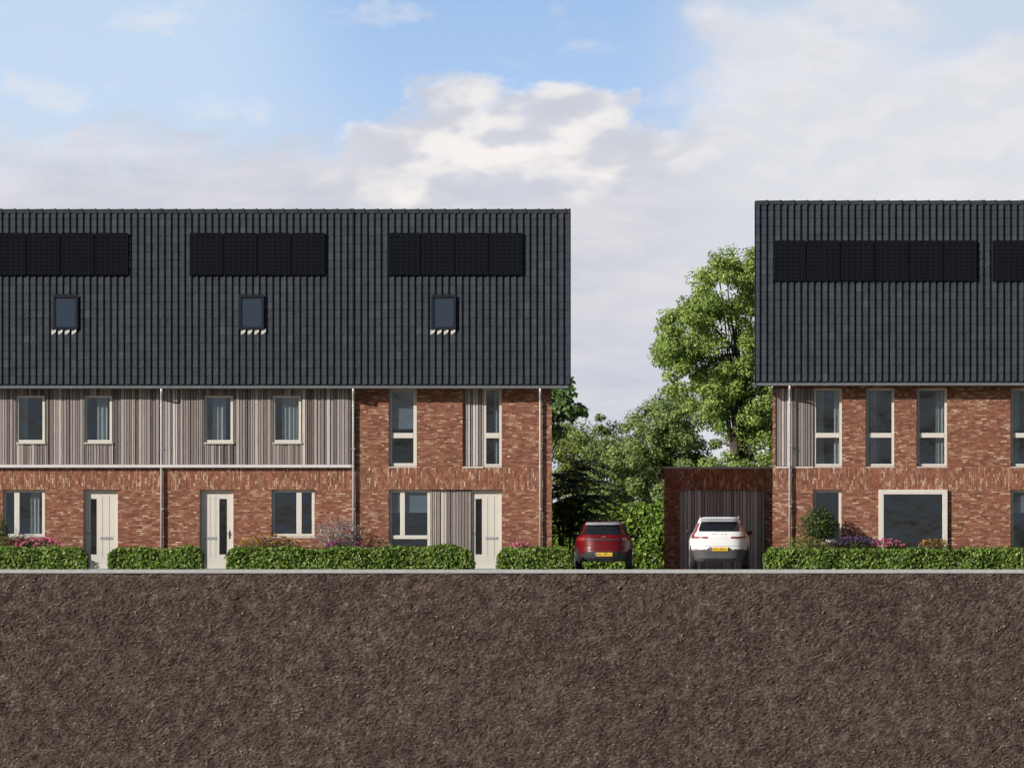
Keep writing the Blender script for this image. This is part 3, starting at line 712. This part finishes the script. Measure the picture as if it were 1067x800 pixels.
hedge('low green hedge in front of the right houses, beside the white car', 797, 1110, 0.59, -1.75, -1.05, 0.098, 1000, M['hedgeleaf'], GH, 5)
hedge('tall dense hedge behind the red car and left of the garage', 540, 720, 1.90, 20.0, 21.2, 0.125, 700, M['tallhedge'], None, 6)

def lobes_points(lobes, y, ry, sub, per, srad):
    """lobes in photo pixels (px, py, rx, ry); sub clumps per lobe, leaves per clump"""
    P, Nn, cents = [], [], []
    for (cx, cy, rx, rz) in lobes:
        c = np.array([X(cx), y, Z(cy)]); r = np.array([rx / PX, ry, rz / PX]); ns = max(3, int(sub * rx * rz / 1000))
        for _ in range(ns):
            d = rng.normal(size=3); d /= np.linalg.norm(d); q = c + d * r * rng.uniform(0.25, 1.0) ** 0.45
            s = srad * rng.uniform(0.6, 1.35); cents.append(q); k = int(per * rng.uniform(0.6, 1.3))
            g = rng.normal(size=(k, 3)); g /= np.linalg.norm(g, axis=1, keepdims=True); rad = s * rng.random(k)[:, None] ** 0.5
            P.append(q + g * rad * np.array([1, 1, 0.75])); Nn.append(g * 0.5 + np.array([0, -0.15, 0.6]) + (d * 0.5))
    return np.concatenate(P), np.concatenate(Nn), cents
def tree(label, px, y, lobes, ry, sub, per, srad, leaf, mat, trunk_r, top_py, group, nlimb=26, cat='tree', aspect=0.55, zmin=0.05):
    T = empty('leafy_tree', (X(px), y, -0.006), label, cat, group); m = MB(); x = X(px); zt_ = Z(top_py)
    path = [(x + 0.12 * math.sin(k * 1.7) * (k / 6), y + 0.08 * math.sin(k * 2.3), zt_ * k / 7) for k in range(8)]
    m.tube(path, [trunk_r * (1.2 if k == 0 else 0.85 * (1 - k / 7.6) ** 0.8) for k in range(8)], 9)
    P, Nn, cents = lobes_points(lobes, y, ry, sub, per, srad)
    for q in random.sample(cents, min(nlimb, len(cents))):
        k = random.randint(2, 6); a = Vector(path[k]); b = Vector(q); mid = (a + b) / 2 + Vector((random.uniform(-.2, .2), random.uniform(-.2, .2), 0.2 * (b - a).length))
        r0 = trunk_r * 0.24; m.tube([a, a.lerp(mid, 0.6), mid, mid.lerp(b, 0.6), b], [r0, r0 * 0.75, r0 * 0.5, r0 * 0.3, 0.008], 6)
    m.build('trunk', M['bark'], T)
    P[:, 2] = np.maximum(P[:, 2], zmin)
    leaf_mesh('crown', mat, T, P, leaf, Nn, aspect)
    return T
GT = 'trees growing behind the houses'
M['ash'] = leaf_mat('ash_leaf', [(0.065, 0.115, 0.022), (0.14, 0.221, 0.042), (0.241, 0.354, 0.072), (0.389, 0.495, 0.12), (0.54, 0.6, 0.223)], 0.42)
M['bushy'] = leaf_mat('bushy_leaf', [(0.06, 0.104, 0.032), (0.121, 0.187, 0.053), (0.196, 0.278, 0.081), (0.307, 0.391, 0.125), (0.446, 0.521, 0.197)], 0.4)
M['midleaf'] = leaf_mat('grey_green_leaf', [(0.086, 0.123, 0.058), (0.135, 0.182, 0.082), (0.193, 0.248, 0.112), (0.276, 0.33, 0.154)], 0.4)  # paler, greyed leaf colour paints in the haze of distance
M['yellowleaf'] = leaf_mat('yellow_green_leaf', [(0.081, 0.12, 0.032), (0.16, 0.217, 0.054), (0.263, 0.316, 0.079), (0.399, 0.434, 0.12)], 0.42)
M['paleleaf'] = leaf_mat('pale_leaf', [(0.083, 0.128, 0.039), (0.143, 0.21, 0.063), (0.225, 0.3, 0.09), (0.315, 0.383, 0.128)], 0.4)
M['darkleaf'] = leaf_mat('big_green_leaf', [(0.045, 0.09, 0.027), (0.09, 0.165, 0.045), (0.165, 0.255, 0.075), (0.33, 0.42, 0.18)], 0.35)
tree('tallest tree with loose light green leaves rising behind the garage', 770, 26, [(765, 300, 42, 34), (800, 290, 40, 30), (722, 345, 30, 42), (760, 360, 55, 45), (705, 355, 18, 34), (815, 350, 40, 50), (740, 312, 18, 24), (748, 278, 8, 16), (716, 318, 9, 14), (766, 270, 10, 12), (694, 372, 9, 12), (775, 420, 60, 40), (715, 395, 22, 20), (810, 430, 45, 45), (790, 480, 60, 35)],
     2.2, 23, 230, 0.36, 0.105, M['ash'], 0.20, 330, GT, 40)
tree('round bushy tree between the tallest tree and the pale one, top at eaves height', 690, 30, [(700, 430, 30, 26), (680, 455, 34, 32), (665, 480, 30, 28), (705, 475, 30, 34), (690, 515, 45, 30), (725, 440, 30, 34), (722, 500, 40, 34)], 1.7, 26, 190, 0.33, 0.10, M['bushy'], 0.15, 450, GT)
tree('pale grey green tree above the tall hedge, standing farthest back', 655, 36, [(658, 465, 24, 30), (645, 500, 34, 34), (668, 505, 34, 34), (650, 540, 60, 30)], 1.6, 26, 190, 0.32, 0.09, M['midleaf'], 0.12, 470, GT)
tree('yellow green tree standing behind the dark frond leaved sapling', 600, 33, [(604, 455, 18, 26), (590, 480, 28, 34), (612, 490, 22, 30), (600, 520, 40, 30), (578, 460, 20, 26), (600, 560, 50, 30)], 1.5, 26, 180, 0.32, 0.095, M['yellowleaf'], 0.11, 470, GT)
tree('slim light green tree with a narrow top between two bushier trees', 634, 31, [(632, 448, 13, 18), (628, 470, 15, 22), (640, 490, 20, 24), (636, 525, 26, 40)], 1.0, 30, 170, 0.26, 0.09, M['paleleaf'], 0.07, 445, GT, 12)
tree('large leaved tree peeking out beside the end house eaves', 566, 24, [(575, 415, 17, 22), (588, 428, 14, 14), (570, 440, 18, 16), (592, 402, 6, 10), (598, 425, 8, 8), (560, 420, 14, 30)], 1.0, 30, 60, 0.28, 0.19, M['darkleaf'], 0.10, 410, GT, 14, aspect=0.75)

# dark sapling with drooping pinnate fronds, in the shade of the end house
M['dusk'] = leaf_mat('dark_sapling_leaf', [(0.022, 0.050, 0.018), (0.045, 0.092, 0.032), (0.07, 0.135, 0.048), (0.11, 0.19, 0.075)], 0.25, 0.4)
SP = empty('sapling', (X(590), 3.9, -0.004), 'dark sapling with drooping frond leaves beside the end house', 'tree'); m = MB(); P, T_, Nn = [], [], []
for (bx, tx_, tz) in ((586, 580, 490), (590, 600, 480), (595, 612, 500), (588, 574, 510), (597, 606, 515), (583, 590, 500)):
    base = Vector((X(bx), 3.9 + random.uniform(-.25, .25), 0)); top = Vector((X(tx_), 3.9 + random.uniform(-.5, .5), Z(tz)))
    path = [base.lerp(top, k / 5) + Vector((0.06 * math.sin(k * 2 + bx), 0.05 * math.cos(k + bx), 0)) for k in range(6)]; m.tube(path, [0.045, 0.038, 0.032, 0.026, 0.02, 0.012], 7)
    for j in range(24):
        k = random.uniform(2.1, 5); a = path[int(k)].lerp(path[min(5, int(k) + 1)], k % 1); an = random.uniform(0, 6.28) if j % 4 else random.uniform(-0.6, 0.6); L = random.uniform(0.55, 1.15) if j % 4 else random.uniform(1.0, 1.5); dr = Vector((math.cos(an), math.sin(an) * 0.9, 0))
        fp = [a + dr * (L * s) + Vector((0, 0, 0.42 * L * s - 0.62 * L * s * s)) for s in (0, .2, .4, .6, .8, 1.0)]
        m.tube(fp, [0.009, 0.008, 0.007, 0.006, 0.004, 0.003], 4, False)
        side = dr.cross(Vector((0, 0, 1)))
        for s in np.linspace(0.15, 1.0, 13):
            q = a + dr * (L * s) + Vector((0, 0, 0.42 * L * s - 0.62 * L * s * s))
            for sg in (-1, 1):
                t = (side * sg * 0.8 + dr * 0.45 + Vector((0, 0, -0.35))).normalized(); l = 0.20 * (1.1 - 0.5 * abs(s - 0.5))
                P.append(q + t * l * 0.5); T_.append(t); Nn.append(Vector((0, -0.2, 1)))
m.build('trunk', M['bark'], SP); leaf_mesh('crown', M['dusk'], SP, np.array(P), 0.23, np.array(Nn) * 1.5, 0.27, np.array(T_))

# shrubs and flowers between hedges and walls
def shrub(name, label, cat, px, py, rx, ry, leafm, leaf, nl, blossom=None, nb=0, bs=0.05, y=-0.55, group=None, clump=5, twiggy=False, base=True):
    zc, rz = Z(py), ry / PX; x = X(px); rxm = rx / PX; o = empty(name, (x, y, -0.006), label, cat, group)
    m = MB(); tips = []
    for k in range(16 if not twiggy else 44):
        a = random.uniform(0, 6.28); rr = math.sqrt(random.random()); tip = Vector((x + math.cos(a) * rxm * rr * 0.9, y + math.sin(a) * 0.3 * rr, zc + rz * (0.9 * math.sqrt(max(0, 1 - rr * rr)) if not twiggy else random.uniform(-0.6, 1.0) * math.sqrt(max(0.05, 1 - rr * rr)))))
        b = Vector((x + random.uniform(-.12, .12) * (1 + rxm), y + random.uniform(-.08, .08), 0)); mid = b.lerp(tip, 0.5) + Vector((random.uniform(-.04, .04), 0, 0.05))
        m.tube([b, mid, tip], [0.010, 0.007, 0.003], 4); tips.append(tip)
    m.build('stem', M['bark'], o)
    g = rng.normal(size=(nl, 3)); g /= np.linalg.norm(g, axis=1, keepdims=True); rad = rng.random(nl)[:, None] ** (0.38)
    P = np.array([x, y, zc]) + g * rad * np.array([rxm, 0.34, rz]) * (1 + 0.12 * np.sin(g[:, :1] * 9 + g[:, 2:] * 7))
    if base:                                            # foliage reaching the ground
        k = nl // 2; Q = np.array([x, y, 0]) + np.stack([rng.normal(0, rxm * 0.5, k).clip(-rxm, rxm), rng.normal(0, 0.15, k), rng.random(k) * zc], 1); P = np.concatenate([P, Q]); g = np.concatenate([g, np.tile([[0, -0.6, 0.6]], (k, 1))])
    P[:, 2] = np.maximum(P[:, 2], 0.02)
    leaf_mesh('foliage', leafm, o, P, leaf, g * 0.7 + np.array([0, -0.1, 0.4]), 0.5)
    if blossom is not None:
        B, N2 = [], []
        for _ in range(nb):
            a = random.uniform(0, 2 * math.pi); f = random.uniform(0.05, 1.0); d = np.array([math.cos(a) * math.sqrt(1 - f * f), math.sin(a) * math.sqrt(1 - f * f), f]); c = np.array([x, y, zc]) + d * np.array([rxm, 0.36, rz]) * random.uniform(0.9, 1.1)
            gg = rng.normal(size=(clump * 3, 3)); gg /= np.linalg.norm(gg, axis=1, keepdims=True); B.append(c + gg * bs * np.array([1, 1, 0.75])); N2.append(gg)
        leaf_mesh('blossom', blossom, o, np.concatenate(B), bs * 0.9, np.concatenate(N2) * 2, 0.9)
    return o
M['pink'] = leaf_mat('pink_petal', [(0.46, 0.09, 0.20), (0.62, 0.15, 0.28), (0.74, 0.28, 0.40)], 0.3)
M['magenta'] = leaf_mat('magenta_petal', [(0.16, 0.03, 0.12), (0.28, 0.05, 0.19), (0.42, 0.12, 0.30)], 0.3)
M['orange'] = leaf_mat('amber_petal', [(0.45, 0.22, 0.04), (0.60, 0.34, 0.06), (0.66, 0.44, 0.16)], 0.3)
M['purple'] = leaf_mat('purple_petal', [(0.07, 0.04, 0.12), (0.13, 0.075, 0.20), (0.21, 0.13, 0.28)], 0.3)
M['silver'] = leaf_mat('silver_leaf', [(0.18, 0.18, 0.19), (0.32, 0.31, 0.33), (0.48, 0.46, 0.49)], 0.3)
M['flowergreen'] = leaf_mat('garden_leaf', [(0.025, 0.056, 0.013), (0.056, 0.106, 0.022), (0.1, 0.163, 0.037)], 0.3)
M['russet'] = leaf_mat('russet_leaf', [(0.05, 0.06, 0.018), (0.12, 0.10, 0.035), (0.26, 0.15, 0.05)], 0.3)
shrub('dark_shrub', 'dark green shrub against the curtained ground floor window at the left edge', 'shrub', -1, 555, 11, 20, M['flowergreen'], 0.07, 900)
shrub('russet_shrub', 'small russet shrub at the foot of the dark shrub by the left edge', 'shrub', 4, 566, 9, 9, M['russet'], 0.06, 420, y=-0.85)
shrub('flower_bush', 'wide pink flowering bush under the curtained ground floor window', 'flowers', 36, 569, 27, 9, M['flowergreen'], 0.07, 900, M['pink'], 55, 0.055)
shrub('flower_bush', 'amber flowering bush under the wide window of the middle timber clad house', 'flowers', 282, 566, 33, 9, M['russet'], 0.06, 1100, M['orange'], 45, 0.035)
shrub('silver_shrub', 'twiggy silver grey shrub in front of the downpipe of the end house', 'shrub', 352, 555, 28, 17, M['silver'], 0.055, 1300, twiggy=True, base=False)
shrub('flower_bush', 'magenta purple flowers below the silver grey shrub', 'flowers', 360, 571, 20, 8, M['flowergreen'], 0.06, 500, M['magenta'], 46, 0.04, y=-0.9)
shrub('green_plant', 'low green plant under the window of the all brick end house', 'plant', 424, 572, 20, 4, M['hedgeleaf'], 0.06, 420, y=-0.75)
shrub('flower_bush', 'small pink flowering bush right of the end house door', 'flowers', 544, 571, 13, 6.5, M['flowergreen'], 0.06, 400, M['pink'], 26, 0.048)
shrub('round_bush', 'rounded green bush in front of the narrow ground floor window on the right', 'bush', 853, 546, 21, 18, M['flowergreen'], 0.075, 2300, y=-0.65)
shrub('green_plant', 'mixed low green plants below the rounded bush near the right downpipe', 'plant', 838, 567, 24, 9, M['yellowleaf'], 0.06, 900, M['orange'], 10, 0.025, y=-0.95)
shrub('flower_bush', 'mauve flowering bush between the rounded bush and the pink flowers', 'flowers', 892, 568, 25, 9, M['flowergreen'], 0.055, 800, M['purple'], 120, 0.04, y=-0.7)
shrub('flower_bush', 'pink flowers in front of the large cream framed window', 'flowers', 926, 569, 17, 7, M['flowergreen'], 0.06, 500, M['pink'], 36, 0.05, y=-0.85)
shrub('flower_bush', 'yellow flowering bush at the right corner of the large cream framed window', 'flowers', 974, 569, 16, 8, M['russet'], 0.055, 600, M['orange'], 36, 0.035)

# ---------------------------------------------------------------- cars
def lerp_tab(tab, z):
    for (z0, v0), (z1, v1) in zip(tab, tab[1:]):
        if z <= z1: t = max(0.0, (z - z0) / (z1 - z0)); t = t * t * (3 - 2 * t) * 0.4 + t * 0.6; return v0 + (v1 - v0) * t
    return tab[-1][1]
class Car:
    """body = smooth horizontal sections; W half width, RY rear edge, FY front edge by height"""
    def __init__(s, name, label, px, y, W, RY, FY, paint_, z0, ztop, n=4.5, low=0.0):
        s.W, s.RY, s.FY, s.n = W, RY, FY, n; s.x = X(px); s.y = y; s.root = empty(name, (s.x, y, -0.004), label, 'car', 'cars parked beside the houses')
        zs = np.concatenate([np.linspace(z0, ztop - 0.06, 44), ztop - 0.06 + 0.06 * np.sin(np.linspace(0, math.pi / 2, 8))[1:]]); K = 72; pts = []
        for z in zs:
            e = max(0.0, (z - (ztop - 0.06)) / 0.06); sh = math.sqrt(max(0.0, 1 - e * e)) * 0.28 + 0.72 if e > 0 else 1.0
            if z < z0 + 0.06: sh *= 0.975 + 0.025 * (z - z0) / 0.06
            for k in range(K):
                a = 2 * math.pi * k / K; x, yy = s.sec(z, a, sh); pts.append((s.x + x, y + yy, z))
        m = MB(); m.grid(pts, K, len(zs), True); i = len(m.v)
        m.f.append(tuple(range(K - 1, -1, -1))); m.f.append(tuple((len(zs) - 1) * K + k for k in range(K)))
        s.body = m.build('body', paint_, s.root, True)
        if low:
            s.body.data.materials.append(M['lowerplastic'])
            for po in s.body.data.polygons:
                if po.center.z < low: po.material_index = 1
    def sec(s, z, a, sh=1.0):
        w = lerp_tab(s.W, z) * sh; r, f = lerp_tab(s.RY, z), lerp_tab(s.FY, z); yc, L = (r + f) / 2, (f - r) / 2 * (1 if sh == 1 else 0.5 + 0.5 * sh)
        c, d = math.cos(a), math.sin(a); p = 2 / s.n
        return w * math.copysign(abs(c) ** p, c), yc + L * math.copysign(abs(d) ** p, d)
    def rear(s, x, z):
        w = lerp_tab(s.W, z); r, f = lerp_tab(s.RY, z), lerp_tab(s.FY, z); u = min(0.999, abs(x) / w)
        return (r + f) / 2 - (f - r) / 2 * (1 - u ** s.n) ** (1 / s.n)
    def side(s, yy, z):
        w = lerp_tab(s.W, z); r, f = lerp_tab(s.RY, z), lerp_tab(s.FY, z); u = min(0.999, abs(yy - (r + f) / 2) / ((f - r) / 2))
        return w * (1 - u ** s.n) ** (1 / s.n)
    def patch(s, name, mat, rows, off=0.008, th=0.03, nu=14, parent=None, smooth=True):
        """a panel lying on the rear surface; rows = (z, x0, x1) from low to high"""
        m = MB(); nv = len(rows); sub = []
        for (a, b) in zip(rows, rows[1:]):
            for t in (0, .25, .5, .75): sub.append(tuple(a[i] + (b[i] - a[i]) * t for i in range(3)))
        sub.append(rows[-1]); nv = len(sub)
        F = [(s.x + x0 + (x1 - x0) * k / nu, s.y + s.rear(x0 + (x1 - x0) * k / nu, z) - off, z) for z, x0, x1 in sub for k in range(nu + 1)]
        B = [(p[0], p[1] + th, p[2]) for p in F]; n1 = nu + 1
        m.grid(F, n1, nv); i2 = len(m.v); m.grid(B, n1, nv)
        loop = list(range(n1)) + [r * n1 + nu for r in range(1, nv)] + [(nv - 1) * n1 + k for k in range(nu - 1, -1, -1)] + [r * n1 for r in range(nv - 2, 0, -1)]
        for a, b in zip(loop, loop[1:] + loop[:1]): m.f.append((a, b, i2 + b, i2 + a))
        return m.build(name, mat, parent or s.root)
    def sidepanel(s, name, mat, rows, off=0.006, nu=12):
        for sg in (-1, 1):
            m = MB(); pts = []
            for z, y0, y1 in rows:
                for k in range(nu + 1): yy = y0 + (y1 - y0) * k / nu; pts.append((s.x + sg * (s.side(yy, z) + off), s.y + yy, z))
            m.grid(pts, nu + 1, len(rows)); m.build(name, mat, s.root)
    def wheels(s, xo, ys, r, tw, arch=True):
        for sg in (-1, 1):
            for yy in ys:
                cx = s.x + sg * xo; m = MB(); pts = []
                prof = [(-tw / 2, r * 0.72), (-tw / 2, r * 0.93), (-tw / 2 + 0.025, r), (0, r), (tw / 2 - 0.025, r), (tw / 2, r * 0.93), (tw / 2, r * 0.72)]
                for dx, rr in prof:
                    for k in range(28): a = 2 * math.pi * k / 28; pts.append((cx + dx, s.y + yy + rr * math.cos(a), r + rr * math.sin(a)))
                m.grid(pts, 28, len(prof), True); wo = m.build('wheel', M['tyre'], s.root, True)
                m = MB(); m.tube([(cx - tw / 2 + 0.02, s.y + yy, r), (cx + tw / 2 - 0.02, s.y + yy, r)], r * 0.73, 24)
                for k in range(5):
                    a = 2 * math.pi * k / 5; b = (cx + sg * (tw / 2 - 0.012), s.y + yy, r); m.tube([b, (b[0], b[1] + math.cos(a) * r * 0.7, b[2] + math.sin(a) * r * 0.7)], 0.035, 6)
                m.build('rim', M['rim'], wo)
                if arch:
                    m = MB(); pts = []
                    for rr in (r * 1.03, r * 1.10):
                        for k in range(21): a = math.pi * k / 20; z = r + rr * math.sin(a); pts.append((s.x + sg * (s.side(yy + rr * math.cos(a), max(z, 0.25)) + 0.008), s.y + yy + rr * math.cos(a), z))
                    m.grid(pts, 21, 2); m.build('wheel_arch', M['plastic'], s.root)
    def mirrors(s, z, yy, xin, xout, h, mat):
        for sg in (-1, 1):
            m = MB(); pts = []; K = 16
            for t in np.linspace(-1, 1, 9):
                for k in range(K):
                    a = 2 * math.pi * k / K; q = math.sqrt(max(0.0, 1 - abs(t) ** 3)); pts.append((s.x + sg * ((xin + xout) / 2 + (xout - xin) / 2 * math.cos(a)), s.y + yy + t * 0.11, z + h / 2 * q * math.sin(a) + h * 0.08 * math.cos(a)))
            m.grid(pts, K, 9, True); m.f.append(tuple(range(K))); m.box(s.x + sg * (xin - 0.09), s.x + sg * (xin + 0.03), s.y + yy - 0.03, s.y + yy + 0.05, z - h * 0.45, z - h * 0.2)
            m.build('wing_mirror', mat, s.root, True)
    def plate(s, z, txt, y_off):
        yr = s.rear(0.27, z) - y_off; m = MB(); m.box(s.x - 0.26, s.x + 0.26, s.y + yr - 0.012, s.y + yr, z - 0.055, z + 0.055, 0.004); po = m.build('number_plate', M['plate'], s.root)
        MB().box(s.x - 0.257, s.x - 0.215, s.y + yr - 0.0145, s.y + yr - 0.0125, z - 0.05, z + 0.05).build('country_band', M['plateblue'], po)
        s.text('plate_lettering', txt, s.x + 0.02, s.y + yr - 0.0135, z, 0.105, M['ink'], po)
    def text(s, name, body, x, yy, z, size, mat, parent, spacing=1.0):
        cu = bpy.data.curves.new(name, 'FONT'); cu.body = body; cu.size = size; cu.align_x = 'CENTER'; cu.align_y = 'CENTER'; cu.extrude = 0.0012; cu.space_character = spacing; cu.materials.append(mat)
        tmp = bpy.data.objects.new(name, cu); me = bpy.data.meshes.new_from_object(tmp); bpy.data.objects.remove(tmp); me.name = name
        o = bpy.data.objects.new(name, me); C.objects.link(o); o.parent = parent; q = origin(parent); o.location = (x - q.x, yy - q.y, z - q.z); o.rotation_euler = (R(90), 0, 0)

# red hatchback, seen from behind
c = Car('parked_car', 'dark red hatchback parked beside the end house', 629, -1.0,
        [(0.24, 0.80), (0.40, 0.85), (0.62, 0.87), (0.80, 0.855), (0.95, 0.80), (1.05, 0.74), (1.25, 0.64), (1.38, 0.575), (1.42, 0.55)],
        [(0.24, 0.10), (0.34, 0.03), (0.52, 0.0), (0.66, 0.05), (0.90, 0.09), (1.02, 0.16), (1.20, 0.38), (1.34, 0.50), (1.42, 0.62)],
        [(0.24, 3.98), (0.45, 4.05), (0.65, 4.0), (0.78, 3.8), (0.90, 3.1), (0.98, 2.75), (1.2, 2.25), (1.36, 1.85), (1.42, 1.6)], M['red'], 0.24, 1.42, 3.3)
c.patch('rear_window', M['carglass'], [(1.035, -0.60, 0.60), (1.10, -0.605, 0.605), (1.24, -0.555, 0.555), (1.305, -0.515, 0.515)])
c.patch('spoiler', M['zinc'], [(1.325, -0.535, 0.535), (1.36, -0.535, 0.535), (1.40, -0.50, 0.50)], 0.10, 0.12)  # pale grey on the red spoiler paints in its sky reflection
for sg in (-1, 1):
    t = c.patch('taillight', M['redlens'], sorted([(0.855, sg * 0.56, sg * 0.80), (0.90, sg * 0.53, sg * 0.80), (0.955, sg * 0.55, sg * 0.76)]), 0.014)
    for k in range(3): c.patch('lamp_bar', M['chrome'], [(0.87, sg * (0.585 + 0.06 * k), sg * (0.60 + 0.06 * k)), (0.94, sg * (0.59 + 0.06 * k), sg * (0.605 + 0.06 * k))], 0.019, 0.01, 3, t)
    c.patch('reflector', M['redlens'], [(0.36, sg * 0.68, sg * 0.78), (0.40, sg * 0.68, sg * 0.78)], 0.012, nu=4)
c.patch('garnish_strip', M['plastic'], [(0.865, -0.50, 0.50), (0.91, -0.52, 0.52)], 0.012)
c.patch('bumper', M['plastic'], [(0.25, -0.66, 0.66), (0.32, -0.72, 0.72), (0.44, -0.68, 0.68), (0.53, -0.52, 0.52)], 0.02, 0.06)
c.patch('tailgate_seam', M['plastic'], [(0.575, -0.56, 0.56), (0.583, -0.56, 0.56)], 0.004)
c.patch('badge', M['chrome'], [(0.955, -0.055, 0.055), (0.985, -0.055, 0.055)], 0.012, 0.02, 4)
c.plate(0.445, 'HS-789-G', 0.035)
m = MB(); m.tube([(c.x, c.y + 0.75, 1.41), (c.x, c.y + 0.66, 1.47)], [0.02, 0.012], 8); m.build('antenna', M['plastic'], c.root)
m = MB(); yy = c.y + c.rear(0, 1.06) - 0.02; m.tube([(c.x, yy, 1.05), (c.x + 0.02, yy + 0.01, 1.075), (c.x + 0.30, yy + 0.06, 1.09)], 0.012, 6); m.build('wiper', M['plastic'], c.root)
c.sidepanel('side_window', M['carglass'], [(1.0, 0.55, 2.7), (1.15, 0.65, 2.4), (1.3, 0.8, 2.05)])
c.wheels(0.745, (0.72, 3.28), 0.31, 0.21); c.mirrors(1.0, 2.35, 0.79, 0.965, 0.14, M['plastic'])

# white estate car in front of the garage
c = Car('parked_car', 'white estate car with tall red tail lights parked in front of the garage', 749.5, -1.0,
        [(0.22, 0.80), (0.36, 0.86), (0.62, 0.905), (0.85, 0.90), (1.00, 0.86), (1.14, 0.78), (1.35, 0.68), (1.50, 0.60), (1.56, 0.57)],
        [(0.22, 0.12), (0.34, 0.04), (0.58, 0.0), (0.72, 0.04), (0.98, 0.09), (1.08, 0.16), (1.30, 0.40), (1.44, 0.52), (1.56, 0.66)],
        [(0.22, 4.28), (0.45, 4.4), (0.70, 4.36), (0.90, 4.1), (1.02, 3.3), (1.08, 2.95), (1.35, 2.35), (1.50, 1.95), (1.56, 1.7)], M['white'], 0.22, 1.56, low=0.575)
c.patch('rear_window', M['carglass'], [(1.13, -0.60, 0.60), (1.18, -0.61, 0.61), (1.33, -0.575, 0.575), (1.405, -0.53, 0.53)])
c.patch('spoiler', M['zinc'], [(1.42, -0.56, 0.56), (1.46, -0.56, 0.56), (1.52, -0.53, 0.53)], 0.10, 0.12)  # grey on the white spoiler paints in its shaded, sky-reflecting face
for sg in (-1, 1):
    c.patch('taillight', M['redlens'], [(0.925, sg * 0.34, sg * 0.87), (0.975, sg * 0.36, sg * 0.865)], 0.014)
    c.patch('taillight', M['redlens'], [(0.978, sg * 0.75, sg * 0.862), (1.04, sg * 0.74, sg * 0.83), (1.16, sg * 0.665, sg * 0.765), (1.38, sg * 0.585, sg * 0.645)], 0.014)
    c.patch('reflector', M['redlens'], [(0.585, sg * 0.42, sg * 0.84), (0.605, sg * 0.42, sg * 0.84)], 0.014, nu=6)
    m = MB(); m.tube([(c.x + sg * 0.575, c.y + 0.85, 1.50), (c.x + sg * 0.575, c.y + 0.92, 1.565), (c.x + sg * 0.575, c.y + 2.3, 1.575), (c.x + sg * 0.575, c.y + 2.4, 1.50)], 0.018, 8); m.build('roof_rail', M['zinc'], c.root)
c.patch('bumper', M['lowerplastic'], [(0.25, -0.55, 0.55), (0.30, -0.66, 0.66), (0.45, -0.72, 0.72), (0.56, -0.74, 0.74)], 0.016, 0.05)
c.patch('plate_recess', M['lowerplastic'], [(0.578, -0.40, 0.40), (0.62, -0.34, 0.34), (0.655, -0.30, 0.30)], 0.010, 0.03)
c.patch('skid_plate', M['plastic'], [(0.24, -0.45, 0.45), (0.31, -0.50, 0.50)], 0.022)
c.plate(0.60, 'HG-396-L', 0.03)
c.text('lettering', 'VOLVO', c.x, c.y + c.rear(0.33, 1.035) - 0.004, 1.035, 0.085, M['letter'], c.root, 1.9)
c.text('model_mark', 'B4', c.x + 0.52, c.y + c.rear(0.55, 0.88) - 0.004, 0.87, 0.06, M['letter'], c.root, 1.1)
c.patch('tailgate_seam', M['plastic'], [(0.685, -0.66, 0.66), (0.692, -0.66, 0.66)], 0.004)
m = MB(); m.prism([(c.x - 0.012, c.y + 0.95, 1.555), (c.x - 0.012, c.y + 0.80, 1.555), (c.x - 0.012, c.y + 0.84, 1.62)], (0.024, 0, 0)); m.build('antenna', M['plastic'], c.root)
m = MB(); yy = c.y + c.rear(0, 1.15) - 0.02; m.tube([(c.x, yy, 1.14), (c.x + 0.02, yy + 0.01, 1.165), (c.x + 0.30, yy + 0.06, 1.18)], 0.012, 6); m.build('wiper', M['plastic'], c.root)
c.sidepanel('side_window', M['carglass'], [(1.08, 0.6, 2.9), (1.25, 0.7, 2.5), (1.42, 0.85, 2.1)])
c.wheels(0.765, (0.78, 3.48), 0.345, 0.22); c.mirrors(1.10, 2.55, 0.82, 0.99, 0.17, M['plastic'])
